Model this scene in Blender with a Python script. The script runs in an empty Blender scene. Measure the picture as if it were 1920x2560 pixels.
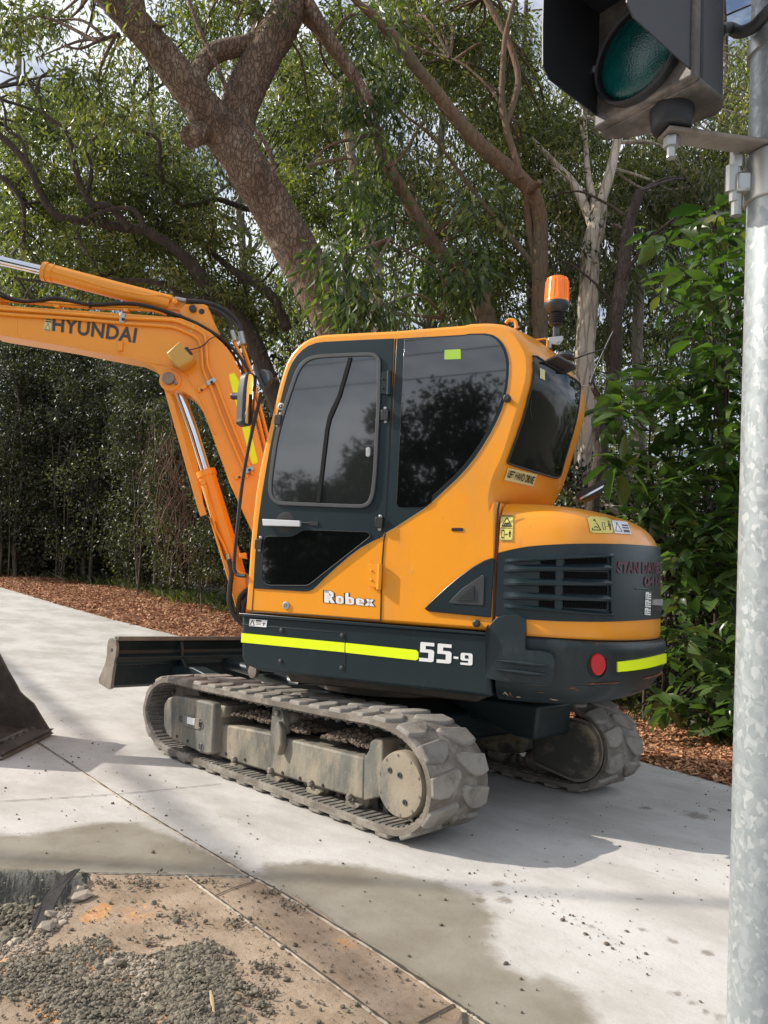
import bpy, math, random
import numpy as np
from math import radians, sin, cos, pi
rnd = random.Random(7); rng = np.random.default_rng(11)
S = bpy.context.scene
# ------------------------------------------------------------------ camera
F, CX, CY = 1930., 960., 1280.
CAM = np.array([-3.54, 3.575, 1.125])
YAW, PITCH, ROLL, PHI = radians(-44.6), radians(5.85), radians(3.2), radians(23.2)
fd = np.array([cos(PITCH)*cos(YAW), cos(PITCH)*sin(YAW), sin(PITCH)])
rt = np.cross(fd, [0, 0, 1.]); rt /= np.linalg.norm(rt); up = np.cross(rt, fd)
rt, up = cos(ROLL)*rt + sin(ROLL)*up, -sin(ROLL)*rt + cos(ROLL)*up
cd = bpy.data.cameras.new('camera'); co = bpy.data.objects.new('camera', cd); S.collection.objects.link(co)
import mathutils
co.matrix_world = mathutils.Matrix(((rt[0], up[0], -fd[0], CAM[0]), (rt[1], up[1], -fd[1], CAM[1]), (rt[2], up[2], -fd[2], CAM[2]), (0, 0, 0, 1)))
cd.sensor_fit = 'VERTICAL'; cd.sensor_height = 36.; cd.lens = F/2560*36; cd.clip_start = .05; cd.clip_end = 3000
S.camera = co
S.render.resolution_x, S.render.resolution_y = 768, 1024
# ------------------------------------------------------------------ sky, sun, exposure
SUN_AZ, SUN_EL = radians(39.3), radians(33.5)
w = bpy.data.worlds.new('World'); S.world = w; w.use_nodes = True
nt = w.node_tree; nt.nodes.clear()
def wn(t, **k):
    n = nt.nodes.new(t)
    for a, b in k.items(): setattr(n, a, b)
    return n
sky = wn('ShaderNodeTexSky', sky_type='NISHITA', sun_disc=False, sun_elevation=SUN_EL, sun_rotation=pi/2-SUN_AZ, air_density=1.0, dust_density=2.5, ozone_density=1.0)
tc = wn('ShaderNodeTexCoord'); mp = wn('ShaderNodeMapping'); mp.inputs['Scale'].default_value = (1.2, 1.2, 3.0)
nz = wn('ShaderNodeTexNoise'); nz.inputs['Scale'].default_value = 2.6; nz.inputs['Detail'].default_value = 8; nz.inputs['Roughness'].default_value = .6
rp = wn('ShaderNodeValToRGB'); rp.color_ramp.elements[0].position = .36; rp.color_ramp.elements[1].position = .62
mx = wn('ShaderNodeMix', data_type='RGBA'); mx.inputs['B'].default_value = (9.6, 10.0, 10.6, 1)
bg = wn('ShaderNodeBackground'); bg.inputs['Strength'].default_value = .115
ou = wn('ShaderNodeOutputWorld')
L = nt.links.new
L(tc.outputs['Generated'], mp.inputs['Vector']); L(mp.outputs[0], nz.inputs['Vector']); L(nz.outputs['Fac'], rp.inputs[0])
L(rp.outputs[0], mx.inputs['Factor']); L(sky.outputs[0], mx.inputs['A']); L(mx.outputs['Result'], bg.inputs[0]); L(bg.outputs[0], ou.inputs[0])
sl = bpy.data.lights.new('sun', 'SUN'); sl.energy = 4.7; sl.angle = radians(.5); sl.color = (1, .935, .83)
so = bpy.data.objects.new('sun', sl); S.collection.objects.link(so)
sd = mathutils.Vector((cos(SUN_EL)*cos(SUN_AZ), cos(SUN_EL)*sin(SUN_AZ), sin(SUN_EL)))
so.rotation_euler = sd.to_track_quat('Z', 'Y').to_euler(); so.location = sd*30
S.view_settings.view_transform = 'Standard'; S.view_settings.look = 'None'; S.view_settings.gamma = 1
S.view_settings.exposure = .15
S.cycles.max_bounces = 6; S.cycles.diffuse_bounces = 3; S.cycles.glossy_bounces = 3; S.cycles.transmission_bounces = 4; S.cycles.transparent_max_bounces = 6

# ------------------------------------------------------------------ rays, planes, frames
def ray(p): return fd + (p[0]-CX)/F*rt - (p[1]-CY)/F*up
def at(p, dep): return CAM + dep*ray(p)
def pln(p, n, c):
    v = ray(p); n = np.array(n, float); return CAM + (c - CAM@n)/(v@n)*v
def gz(p, z=0.): return pln(p, (0, 0, 1), z)
cph, sph = cos(PHI), sin(PHI)
def toH(P): return np.array([cph*P[0]+sph*P[1], -sph*P[0]+cph*P[1], P[2]])
def W(x, y, z): return np.array([cph*x-sph*y, sph*x+cph*y, z])
HX, HY, HZ = W(1, 0, 0), W(0, 1, 0), np.array([0, 0, 1.])
def hs(p, Y=.925): return pln(p, HY, Y)            # on the plane of the machine's left side
def ty(p, y=.96): return pln(p, (0, 1, 0), y)      # on a plane parallel to the tracks
PSI = radians(25)
BX = cos(PSI)*HX + sin(PSI)*HY; BY = -sin(PSI)*HX + cos(PSI)*HY; B0 = W(1.0, 0, 0)
def bp(p, l=.11): return pln(p, BY, BY@B0 + l)     # on a plane parallel to the boom
def crop(x0, y0, s): return lambda *a: [(x0+a[i]*s, y0+a[i+1]*s) for i in range(0, len(a), 2)]
c1 = crop(560, 760, .3617); c2 = crop(1060, 640, .3858); c3 = crop(1060, 1240, .4219); c4 = crop(220, 1560, .6269)
c5 = crop(0, 600, .434); c7 = crop(1300, 0, .3737); c8 = crop(0, 1300, .4219); c9 = crop(0, 800, .3737)
cT = crop(0, 0, .5787); cU = crop(700, 0, .4822); cL = crop(0, 2060, .5787); cR = crop(960, 1900, .5787)
cM = crop(480, 780, .1447); cB = crop(1300, 780, .1326); cX = crop(1500, 500, .6325); cG = crop(1500, 1360, .1085)
cF = crop(1100, 1720, .3255); cV = crop(0, 0, 1.1573)
def on(f, pts, *a): return [f(p, *a) for p in pts]
def cr(P, n=6, closed=True):
    "Catmull-Rom resample"
    P = [np.array(p, float) for p in P]; N = len(P); out = []
    rngi = range(N) if closed else range(N-1)
    for i in rngi:
        if closed: a, b, c, d = P[(i-1) % N], P[i], P[(i+1) % N], P[(i+2) % N]
        else: a, b, c, d = P[max(i-1, 0)], P[i], P[i+1], P[min(i+2, N-1)]
        for k in range(n):
            t = k/n; out.append(.5*((2*b)+(-a+c)*t+(2*a-5*b+4*c-d)*t*t+(-a+3*b-3*c+d)*t**3))
    if not closed: out.append(P[-1])
    return out
def rc(P, r, n=4):
    "round the corners of a closed polygon by r"
    P = [np.array(p, float) for p in P]; N = len(P); out = []
    for i in range(N):
        a, b, c = P[i-1], P[i], P[(i+1) % N]
        la, lc = np.linalg.norm(a-b), np.linalg.norm(c-b); q = min(r, la*.48, lc*.48)
        s, e = b+(a-b)/la*q, b+(c-b)/lc*q
        for k in range(n+1):
            t = k/n; out.append((1-t)**2*s+2*t*(1-t)*b+t*t*e)
    return out

# ------------------------------------------------------------------ meshes and objects
class MB:
    def __init__(s): s.v = []; s.f = []
    def add(s, V, Fs):
        o = len(s.v); s.v += [tuple(map(float, q)) for q in V]; s.f += [tuple(i+o for i in f) for f in Fs]; return s
    def slab(s, P, vec):
        "P traced outline, vec from the outline to the opposite face"
        P = [np.array(p) for p in P]; n = len(P); vec = np.array(vec); A = np.zeros(3)
        for i in range(n): A += np.cross(P[i]-P[0], P[(i+1) % n]-P[0])
        if A@vec > 0: P = P[::-1]
        return s.add(P+[p+vec for p in P], [tuple(range(n)), tuple(range(2*n-1, n-1, -1))]+[(i, i+n, (i+1) % n+n, (i+1) % n)[::1] for i in range(n)])
    def ring(s, P, Q, vec):
        "flat ring between outline P and inner outline Q (same count)"
        n = len(P); vec = np.array(vec); V = list(P)+list(Q)+[p+vec for p in P]+[q+vec for q in Q]; f = []
        for i in range(n):
            j = (i+1) % n
            f += [(2*n+i, 2*n+j, 3*n+j, 3*n+i), (i, n+i, n+j, j), (i, j, 2*n+j, 2*n+i), (n+i, 3*n+i, 3*n+j, n+j)]
        return s.add(V, f)
    def box(s, c, size, ax=None):
        ax = np.eye(3) if ax is None else np.array(ax); c = np.array(c); h = np.array(size)/2; V = []
        for i in (-1, 1):
            for j in (-1, 1):
                for k in (-1, 1): V.append(c+i*h[0]*ax[0]+j*h[1]*ax[1]+k*h[2]*ax[2])
        return s.add(V, [(0, 1, 3, 2), (4, 6, 7, 5), (0, 4, 5, 1), (2, 3, 7, 6), (0, 2, 6, 4), (1, 5, 7, 3)])
    def tube(s, P, R, n=8, cap=True):
        P = [np.array(p, float) for p in P]; m = len(P)
        if not hasattr(R, '__len__'): R = [R]*m
        T = [P[min(i+1, m-1)]-P[max(i-1, 0)] for i in range(m)]; T = [t/(np.linalg.norm(t)+1e-9) for t in T]
        u = np.cross(T[0], [0, 0, 1.]); u = u if np.linalg.norm(u) > .1 else np.cross(T[0], [1., 0, 0]); u /= np.linalg.norm(u); V = []
        for i in range(m):
            u = u-T[i]*(u@T[i]); u /= np.linalg.norm(u); q = np.cross(T[i], u)
            for k in range(n): a = 2*pi*k/n; V.append(P[i]+R[i]*(cos(a)*u+sin(a)*q))
        f = [(i*n+k, i*n+(k+1) % n, (i+1)*n+(k+1) % n, (i+1)*n+k) for i in range(m-1) for k in range(n)]
        if cap: f += [tuple(range(n))[::-1], tuple((m-1)*n+k for k in range(n))]
        return s.add(V, f)
    def lathe(s, c, axis, prof, n=32, ref=None):
        "prof: (radius, height along axis)"
        a = np.array(axis, float); a /= np.linalg.norm(a); u = np.cross(a, [0, 0, 1.]); u = u if np.linalg.norm(u) > .1 else np.cross(a, [1., 0, 0]); u /= np.linalg.norm(u); q = np.cross(a, u)
        V = [np.array(c)+h*a+r*(cos(2*pi*k/n)*u+sin(2*pi*k/n)*q) for r, h in prof for k in range(n)]; m = len(prof)
        f = [(i*n+k, i*n+(k+1) % n, (i+1)*n+(k+1) % n, (i+1)*n+k) for i in range(m-1) for k in range(n)]
        f += [tuple(range(n))[::-1], tuple((m-1)*n+k for k in range(n))]
        return s.add(V, f)
    def grid(s, G, flip=False):
        "G[i][j] points"
        a, b = len(G), len(G[0]); V = [p for r in G for p in r]
        f = [(i*b+j, (i+1)*b+j, (i+1)*b+j+1, i*b+j+1) for i in range(a-1) for j in range(b-1)]
        if flip: f = [q[::-1] for q in f]
        return s.add(V, f)
    def build(s, name, mat, parent=None, bevel=0, seg=2, ang=35, flat=False, fix=True):
        me = bpy.data.meshes.new(name); o0 = np.array(root_loc(parent)) if parent else np.zeros(3)
        me.from_pydata([tuple(np.array(v)-o0) for v in s.v], [], s.f); me.update()
        return finish(me, name, mat, parent, bevel, seg, ang, flat, fix)
def root_loc(o):
    while o.parent: o = o.parent
    return o.location
def finish(me, name, mat, parent, bevel=0, seg=2, ang=35, flat=False, fix=True):
    if fix:
        import bmesh
        bm = bmesh.new(); bm.from_mesh(me); bmesh.ops.recalc_face_normals(bm, faces=bm.faces[:]); bm.to_mesh(me); bm.free()
    me.materials.append(mat)
    if not flat:
        me.polygons.foreach_set('use_smooth', [True]*len(me.polygons)); me.set_sharp_from_angle(angle=radians(ang))
    o = bpy.data.objects.new(name, me); S.collection.objects.link(o)
    if parent: o.parent = parent
    if bevel:
        b = o.modifiers.new('bevel', 'BEVEL'); b.width = bevel; b.segments = seg; b.limit_method = 'ANGLE'; b.angle_limit = radians(40)
    return o
def npmesh(name, V, Fq, mat, parent=None, attrs=None, flat=True, nper=4, loc=None):
    V = np.asarray(V, np.float32); Fq = np.asarray(Fq, np.int32)
    o0 = np.array(root_loc(parent)) if parent else np.zeros(3)
    V = V - o0.astype(np.float32)
    me = bpy.data.meshes.new(name); n = len(Fq)
    me.vertices.add(len(V)); me.vertices.foreach_set('co', V.ravel())
    me.loops.add(n*nper); me.loops.foreach_set('vertex_index', Fq.ravel())
    me.polygons.add(n); me.polygons.foreach_set('loop_start', np.arange(0, n*nper, nper, dtype=np.int32))
    me.update(calc_edges=True); me.validate()
    if attrs:
        for k, (dom, arr) in attrs.items():
            a = me.attributes.new(k, 'FLOAT', dom); a.data.foreach_set('value', np.asarray(arr, np.float32))
    me.materials.append(mat)
    me.polygons.foreach_set('use_smooth', [not flat]*len(me.polygons))
    o = bpy.data.objects.new(name, me); S.collection.objects.link(o)
    if parent: o.parent = parent
    return o
def tag(o, label=None, cat=None, group=None, kind=None):
    if label: o['label'] = label
    if cat: o['category'] = cat
    if group: o['group'] = group
    if kind: o['kind'] = kind
    return o
def root(name, loc, label, cat, group=None):
    o = bpy.data.objects.new(name, None); S.collection.objects.link(o); o.location = tuple(map(float, loc)); o.empty_display_size = .2
    return tag(o, label, cat, group)

# ------------------------------------------------------------------ materials
def M(name, col, rough=.5, metal=0, var=.12, vs=3., bump=0, bs=60, dirt=None, coat=0, spec=None, rvar=0, streak=None, emis=None):
    m = bpy.data.materials.new(name); m.use_nodes = True; t = m.node_tree; b = t.nodes['Principled BSDF']; N = t.nodes.new; K = t.links.new
    b.inputs['Roughness'].default_value = rough; b.inputs['Metallic'].default_value = metal
    if coat: b.inputs['Coat Weight'].default_value = coat; b.inputs['Coat Roughness'].default_value = .05 if rough < .1 else .12
    if spec is not None: b.inputs['Specular IOR Level'].default_value = spec
    co_ = N('ShaderNodeTexCoord')
    n1 = N('ShaderNodeTexNoise'); n1.inputs['Scale'].default_value = vs; n1.inputs['Detail'].default_value = 6; n1.inputs['Roughness'].default_value = .65
    K(co_.outputs['Object'], n1.inputs['Vector'])
    mr = N('ShaderNodeMapRange'); mr.inputs['From Min'].default_value = .3; mr.inputs['From Max'].default_value = .7; mr.inputs['To Min'].default_value = 1-var; mr.inputs['To Max'].default_value = 1+var
    K(n1.outputs['Fac'], mr.inputs['Value'])
    mu = N('ShaderNodeVectorMath'); mu.operation = 'SCALE'; mu.inputs[0].default_value = col[:3]; K(mr.outputs[0], mu.inputs['Scale'])
    out = mu.outputs[0]
    def dirtmix(out, dcol, lo, hi, sc, stretch=(1, 1, 1), amt=1.):
        mpn = N('ShaderNodeMapping'); mpn.inputs['Scale'].default_value = stretch; K(co_.outputs['Object'], mpn.inputs['Vector'])
        n2 = N('ShaderNodeTexNoise'); n2.inputs['Scale'].default_value = sc; n2.inputs['Detail'].default_value = 9; n2.inputs['Roughness'].default_value = .7
        K(mpn.outputs[0], n2.inputs['Vector'])
        r2 = N('ShaderNodeMapRange'); r2.inputs['From Min'].default_value = lo; r2.inputs['From Max'].default_value = hi; r2.inputs['To Max'].default_value = amt; r2.interpolation_type = 'SMOOTHSTEP'
        K(n2.outputs['Fac'], r2.inputs['Value'])
        x = N('ShaderNodeMix'); x.data_type = 'RGBA'; K(r2.outputs[0], x.inputs['Factor']); K(out, x.inputs['A']); x.inputs['B'].default_value = (*dcol, 1)
        return x.outputs['Result'], r2.outputs[0]
    if dirt:
        for dd in (dirt if isinstance(dirt, list) else [dirt]):
            out, fac = dirtmix(out, *dd)
        mr2 = N('ShaderNodeMapRange'); mr2.inputs['To Min'].default_value = rough; mr2.inputs['To Max'].default_value = .9; K(fac, mr2.inputs['Value']); K(mr2.outputs[0], b.inputs['Roughness'])
    K(out, b.inputs['Base Color'])
    if bump:
        n3 = N('ShaderNodeTexNoise'); n3.inputs['Scale'].default_value = bs; n3.inputs['Detail'].default_value = 6; K(co_.outputs['Object'], n3.inputs['Vector'])
        bn = N('ShaderNodeBump'); bn.inputs['Strength'].default_value = bump; bn.inputs['Distance'].default_value = .01; K(n3.outputs['Fac'], bn.inputs['Height']); K(bn.outputs[0], b.inputs['Normal'])
    if emis: b.inputs['Emission Color'].default_value = (*emis[:3], 1); b.inputs['Emission Strength'].default_value = emis[3]
    return m
DUST = (.33, .27, .20)
ORANGE = M('orange_paint', (.86, .32, .012), .34, var=.05, vs=1.3, coat=.35, dirt=[((.58, .28, .09), .48, .72, 2.6, (1, 1, .4), .5), ((.30, .17, .06), .62, .72, 11, (1, 1, .35), .35), ((.12, .08, .05), .68, .71, 34, (1, 1, .6), .6), ((.75, .42, .15), .66, .69, 26, (3, 3, .3), .5)])
BOOMO = M('boom_orange_paint', (.86, .32, .018), .38, var=.05, vs=2, coat=.25, dirt=[((.50, .25, .07), .55, .8, 4, (1, 1, 1), .4), ((.14, .09, .05), .69, .73, 30, (1, 1, 1), .5)])
TEAL = M('dark_teal_paint', (.011, .022, .027), .34, var=.15, vs=2, coat=.08, spec=.35, dirt=[((.06, .07, .07), .55, .85, 6, (1, 1, .35), .4), ((.10, .11, .11), .66, .70, 22, (1, 1, .3), .35)])
TEALD = M('worn_dark_teal_paint', (.012, .022, .026), .38, var=.2, vs=2, spec=.4, dirt=[((.10, .095, .085), .5, .85, 5, (1, 1, .4), .5), ((.22, .085, .035), .655, .69, 8, (1, 1, 3), .8)])
GLASS = M('tinted_glass', (.004, .005, .005), .025, var=0, spec=1., coat=.9)
GLASSD = M('pale_door_glass', (.020, .022, .022), .03, var=.2, vs=2, spec=1., coat=1.)  # base colour lifted to imitate the brighter sky reflection in the door pane
GLASSB = M('dusty_tinted_glass', (.006, .008, .007), .06, var=0, spec=.4, dirt=((.03, .032, .03), .6, .75, 3, (1, 6, 1), .3))
RUB = M('black_rubber', (.022, .022, .023), .55, bump=.15)
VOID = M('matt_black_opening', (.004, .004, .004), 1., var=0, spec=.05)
MATTB = M('matt_black_bar', (.012, .012, .013), .8, var=0, spec=.2)
GREYR = M('grey_rubber_seal', (.05, .052, .055), .6, var=.2, vs=12)
PLAST = M('dark_grey_plastic', (.035, .038, .042), .45, bump=.1, bs=300)
CHROME = M('chrome', (.75, .77, .8), .12, 1, var=.03)
STEEL = M('grey_steel', (.42, .42, .41), .42, .6, var=.2, vs=30)
ZINC = M('zinc_fitting', (.45, .46, .45), .35, .8, var=.1)
NEON = M('fluorescent_strip', (.80, .98, .0), .45, var=.03)
LIME = M('lime_sticker', (.34, .56, .05), .5, var=.03)
WHITE = M('white_vinyl', (.80, .80, .80), .45, var=.03)
BLACKV = M('black_vinyl', (.02, .02, .02), .4, var=.03)
GREYV = M('charcoal_lettering', (.055, .05, .048), .5, var=.05)
YELV = M('yellow_vinyl', (.72, .62, .16), .5, var=.04)
CREAMV = M('cream_vinyl', (.70, .62, .30), .5, var=.05, dirt=((.35, .28, .12), .5, .8, 30, (1, 1, 1), .5))
REDV = M('red_reflector', (.50, .008, .015), .3, var=.1, vs=40, bump=.1, bs=500)
MAROON = M('maroon_lettering', (.10, .02, .035), .5, var=.2, vs=30)
PINKG = M('faded_pink_outline', (.16, .10, .11), .5, var=.2, vs=30)
MUDTEAL = M('muddy_track_frame_paint', (.105, .108, .095), .65, var=.4, vs=3, bump=.2, bs=90, dirt=[((.33, .275, .20), .42, .62, 4, (1, 1, .35), .75), ((.06, .065, .06), .60, .68, 6, (1, 1, .35), .5), ((.34, .29, .22), .64, .70, 30, (1, 1, 1), .7)])
MUDM = M('muddy_drum', (.06, .058, .05), .7, var=.3, vs=4, bump=.2, bs=60, dirt=((.26, .21, .14), .46, .6, 3.5, (1, 1, 1.6), .9))
RUBT = M('dusty_track_rubber', (.135, .115, .095), .85, var=.22, vs=4, bump=.35, bs=120, dirt=[((.30, .27, .235), .42, .66, 7, (1, 1, 1), .8), ((.10, .085, .07), .60, .72, 9, (1, 1, 1), .7)])
RUBI = M('dusty_track_inside', (.13, .12, .105), .9, var=.3, vs=9, bump=.3, bs=100, dirt=((.34, .31, .27), .45, .7, 12, (1, 1, 1), .8))
SOIL = M('dry_soil', (.13, .10, .075), .95, var=.5, vs=30, bump=.6, bs=90)
WORN = M('worn_bare_steel', (.22, .19, .16), .55, .3, var=.35, vs=7, bump=.2, bs=70, dirt=((.10, .065, .04), .5, .7, 6, (1, 1, 1), .7))
BUCK = M('dark_worn_bucket_steel', (.085, .068, .055), .6, .1, var=.5, vs=5, bump=.25, bs=50, dirt=((.13, .11, .09), .5, .75, 5, (1, 1, 1), .7))
AMBER = M('amber_lens', (.95, .20, .004), .18, var=.1, vs=20, coat=.3, emis=(1, .26, .0, .10))
LUGR = M('worn_lug_rubber', (.25, .228, .20), .8, var=.22, vs=5, bump=.35, bs=110, dirt=[((.12, .10, .08), .48, .66, 7, (1, 1, 1), .8), ((.36, .33, .29), .60, .70, 16, (1, 1, 1), .6)])
# ================================================================== EXCAVATOR
EX = root('excavator', (0, 0, 0), 'orange and dark teal compact excavator on rubber tracks, parked on the pale concrete', 'excavator')
def Hp(x, z, y): return W(x, y, z)
# ---------- cab shell: side profile lofted across the cab, rear wall bulging
pf = [toH(hs(p)) for p in c1(150,2140, 155,1900, 168,1700, 187,1480, 208,1300, 236,1130, 268,980, 300,860, 335,710, 370,560, 393,480, 420,400, 457,335, 500,288, 545,250, 592,225, 645,208, 700,200, 940,187, 1180,175, 1420,155, 1659,135)]
pf += [toH(hs(p)) for p in c2(300,428, 380,424, 430,425, 490,432, 545,450, 600,490, 640,545, 672,600, 690,660, 694,740, 684,820, 664,890, 636,980, 604,1080, 574,1180, 545,1270, 515,1350, 488,1400, 462,1470, 445,1560, 440,1640)]
pf = [(p[0], p[2]) for p in pf]
rear = [q for q in pf if q[0] < -.86 and q[1] > 1.5]
pf += [(-.925, 1.600), (-.930, .955)]
pf = [(x, max(z, .955)) for x, z in pf]
def bulge(y): 
    return .165*max(0, 1-(abs(y-.16)/(.75 if y > .16 else .30))**2.2)**.9
def inset2(P, d):
    n = len(P); out = []
    for i in range(n):
        a, b, c = np.array(P[i-1]), np.array(P[i]), np.array(P[(i+1) % n])
        t = (c-a); t /= np.linalg.norm(t)+1e-9; out.append(b+d*np.array([t[1], -t[0]])*-1)
    return out
area = sum(pf[i][0]*pf[(i+1) % len(pf)][1]-pf[(i+1) % len(pf)][0]*pf[i][1] for i in range(len(pf)))
SG = 1 if area > 0 else -1
zs_rear = sorted([(q[1], q[0]) for q in pf if q[0] < -.80 and q[1] > 1.55 and q[1] < 2.50])
def rearx(z):
    zz = [a for a, b in zs_rear]; xx = [b for a, b in zs_rear]; return float(np.interp(z, zz, xx))
def cab_ring(y, ins):
    P = inset2(pf, ins*SG) if ins else [np.array(q) for q in pf]
    V = []
    for q in P:
        b = bulge(y)*float(np.clip((-q[0]-.62)/.25, 0, 1))*float(np.clip((q[1]-1.58)/.12, 0, 1))
        V.append(W(q[0]-b, y, q[1]))
    return V
R0 = .045; rings = []
for k in range(5):
    a = (1-k/4)*pi/2            # from the flat side face round to the outer skin
    rings.append((.925-R0*(1-sin(a)), R0*(1-cos(a))*.55))
ys = [.80, .70, .58, .45, .3, .16, .06, -.01]
rings += [(y, 0) for y in ys]+[(-.045, .01), (-.06, .03)]
m = MB(); G = []
for y, ins in rings:
    r = cab_ring(y, ins); G.append(r+[r[0]])
m.grid(G); n_ = len(pf)
m.add([p for p in G[0][:-1]], [tuple(range(n_))]); m.add([p for p in G[-1][:-1]], [tuple(range(n_))])
cab = m.build('cab', ORANGE, EX, ang=32)
def on_rear(p, off=.004):
    "point on the rear wall of the cab seen at pixel p"
    v = ray(p); vh = toH(CAM+v)-toH(CAM); ch = toH(CAM); best = None; yv = .90
    prev = None
    while yv > -.06:
        t = (yv-ch[1])/vh[1]; P = ch+t*vh; g = P[0]-(rearx(P[2])-bulge(yv))
        if g > 0: break
        prev = (abs(g), P); 
        if best is None or abs(g) < best[0]: best = (abs(g), P, yv)
        yv -= .002
    else: P = best[1]; yv = best[2]
    x = rearx(P[2])-bulge(yv)
    n = np.array([-1., 0, (rearx(P[2]+.01)-rearx(P[2]-.01))/.02]); n[1] = -(bulge(yv+.01)-bulge(yv-.01))/.02*-1*-1
    n /= np.linalg.norm(n); q = np.array([x, yv, P[2]])+n*off
    return W(*q), W(*n)
def patch_quad(fn, Q, nu, nv, off, thick=0):
    "bilinear patch inside the 4 pixel corners Q, laid on a curved surface"
    Q = [np.array(q, float) for q in Q]; G = []
    for i in range(nu+1):
        u = i/nu; r = []
        for j in range(nv+1):
            v = j/nv; q = (1-u)*((1-v)*Q[0]+v*Q[3])+u*((1-v)*Q[1]+v*Q[2]); r.append(fn(q, off)[0])
        G.append(r)
    return G
# ---------- layers on the left side
def side(name, px, mat, parent=EX, th=.006, Y=.925, bevel=0, r=0, n=4):
    P = on(hs, px, Y)
    if r: P = rc(P, r, n)
    return MB().slab(P, HY*th).build(name, mat, parent, bevel=bevel)
# door skin (teal) : traced smooth outline
dtop = c1(205,1966, 212,1830, 222,1680, 240,1500, 262,1330, 290,1160, 318,1000, 350,850, 385,700, 418,565, 445,470, 470,410, 500,362, 540,322, 585,290, 640,270, 700,262, 940,250, 1176,240)
dlow = c1(1150,900, 1118,1560, 1098,1606, 1030,1640, 940,1690, 860,1750, 780,1820, 700,1893, 650,1945, 622,1968, 590,1984, 560,1987)
door = MB().slab(on(hs, dtop+dlow), HY*.007).build('door', TEAL, EX, bevel=.003)
# orange lower door panel edge and seams
def seam(px, w, mat, parent, Y=.9265, name='panel_gap', th=.0):
    return MB().tube(on(hs, px, Y), w, 6).build(name, mat, parent)
seam(c1(1186,240, 1152,900, 1120,1560, 1104,1640, 1092,1800, 1082,2190), .0038, BLACKV, cab)
seam(c1(700,262, 640,270, 585,290, 540,322, 500,362, 470,410, 445,470, 418,565, 385,700, 350,850, 318,1000, 290,1160, 262,1330, 240,1500, 222,1680, 212,1830, 204,1970, 193,2125), .0022, BLACKV, cab, Y=.926)
seam(c1(193,2130, 600,2150, 1080,2192), .0030, BLACKV, cab)
# quarter panel with the fixed side window
q1 = c1(1196,240, 1659,214)+c2(300,504, 400,503, 445,512, 480,532, 510,565, 532,605, 546,655, 553,705, 552,770, 543,850, 528,925, 505,1000, 470,1080, 430,1155, 385,1230, 335,1305, 280,1375, 215,1445, 140,1515, 70,1580, 0,1640)+c1(1330,1450, 1250,1503, 1180,1548, 1122,1580)
qp = MB().slab(on(hs, q1), HY*.005).build('quarter_panel', TEAL, EX, bevel=.002)
g1 = c1(1250,246, 1659,224)+c2(300,514, 385,514, 432,522, 470,545, 497,578, 517,618, 531,668, 537,720, 535,780, 525,855, 508,930, 484,1000, 448,1078, 408,1152, 362,1226, 312,1298, 258,1366, 195,1434, 120,1502, 60,1556)+c1(1440,1372, 1400,1404, 1370,1410, 1225,1412, 1202,1402, 1194,1375)
MB().slab(on(hs, g1), HY*.008).build('side_window', GLASS, qp, bevel=.002)
MB().slab(rc(on(hs, c1(1525,318, 1636,312, 1638,380, 1523,384), .933), .006), HY*.0012).build('sticker', LIME, qp)
seam([p for p in c2(553,705, 552,770, 543,850, 528,925, 505,1000, 470,1080, 430,1155, 385,1230, 335,1305, 280,1375, 215,1445, 140,1515, 70,1580, 0,1640)+c1(1330,1450, 1250,1503, 1180,1548, 1115,1586, 1030,1640, 940,1690, 860,1750, 780,1820, 700,1893, 650,1945, 622,1968)], .0016, CREAMV, cab, Y=.9275, name='pinstripe')
# door window
wo = cr(c1(312,1290, 318,1190, 332,1080, 350,960, 372,860, 400,760, 432,660, 466,560, 492,488, 518,436, 550,397, 590,371, 640,356, 700,350, 860,342, 1000,338, 1045,344, 1074,366, 1088,400, 1089,470, 1085,700, 1074,900, 1062,1150, 1050,1270, 1040,1330, 1015,1385, 975,1408, 920,1412, 640,1402, 420,1393, 370,1382, 330,1350), 2)
wi = []
cen = np.mean([np.array(p) for p in wo], 0)
N_ = len(wo)
for i in range(N_):
    t = wo[(i+1) % N_]-wo[i-1]; t = t/np.linalg.norm(t); nrm = np.array([-t[1], t[0]])
    wi.append(wo[i]+nrm*(26*.3617))
wf = MB().ring(on(hs, wo, .931), on(hs, wi, .931), HY*.014).build('window_frame', GREYR, door, bevel=.003)
MB().slab(on(hs, wi, .9315), HY*.006).build('window', GLASSD, door)
MB().slab(on(hs, c1(862,372, 888,372, 870,440, 812,640, 768,745, 744,800, 728,870, 668,1374, 642,1374, 700,880, 720,780, 745,720, 785,640), .937), HY*.009).build('window_mullion', MATTB, door, bevel=.002)
# seals and thin lines
MB().slab(rc(on(hs, c1(985,1000, 1003,990, 1016,1000, 1014,1048, 1000,1060, 984,1052), .937), .004), HY*.01).build('window_latch', STEEL, door, bevel=.002)
lw = rc([np.array(p) for p in c1(272,1660, 285,1606, 470,1606, 520,1578, 545,1560, 1000,1576, 1014,1606, 582,1946, 300,1944, 258,1910)], 10)
MB().slab(on(hs, lw, .932), HY*.004).build('lower_window', GLASS, door, bevel=.001)
MB().tube(on(hs, lw+[lw[0]], .936), .0028, 6, cap=False).build('window_seal', RUB, door)
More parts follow.
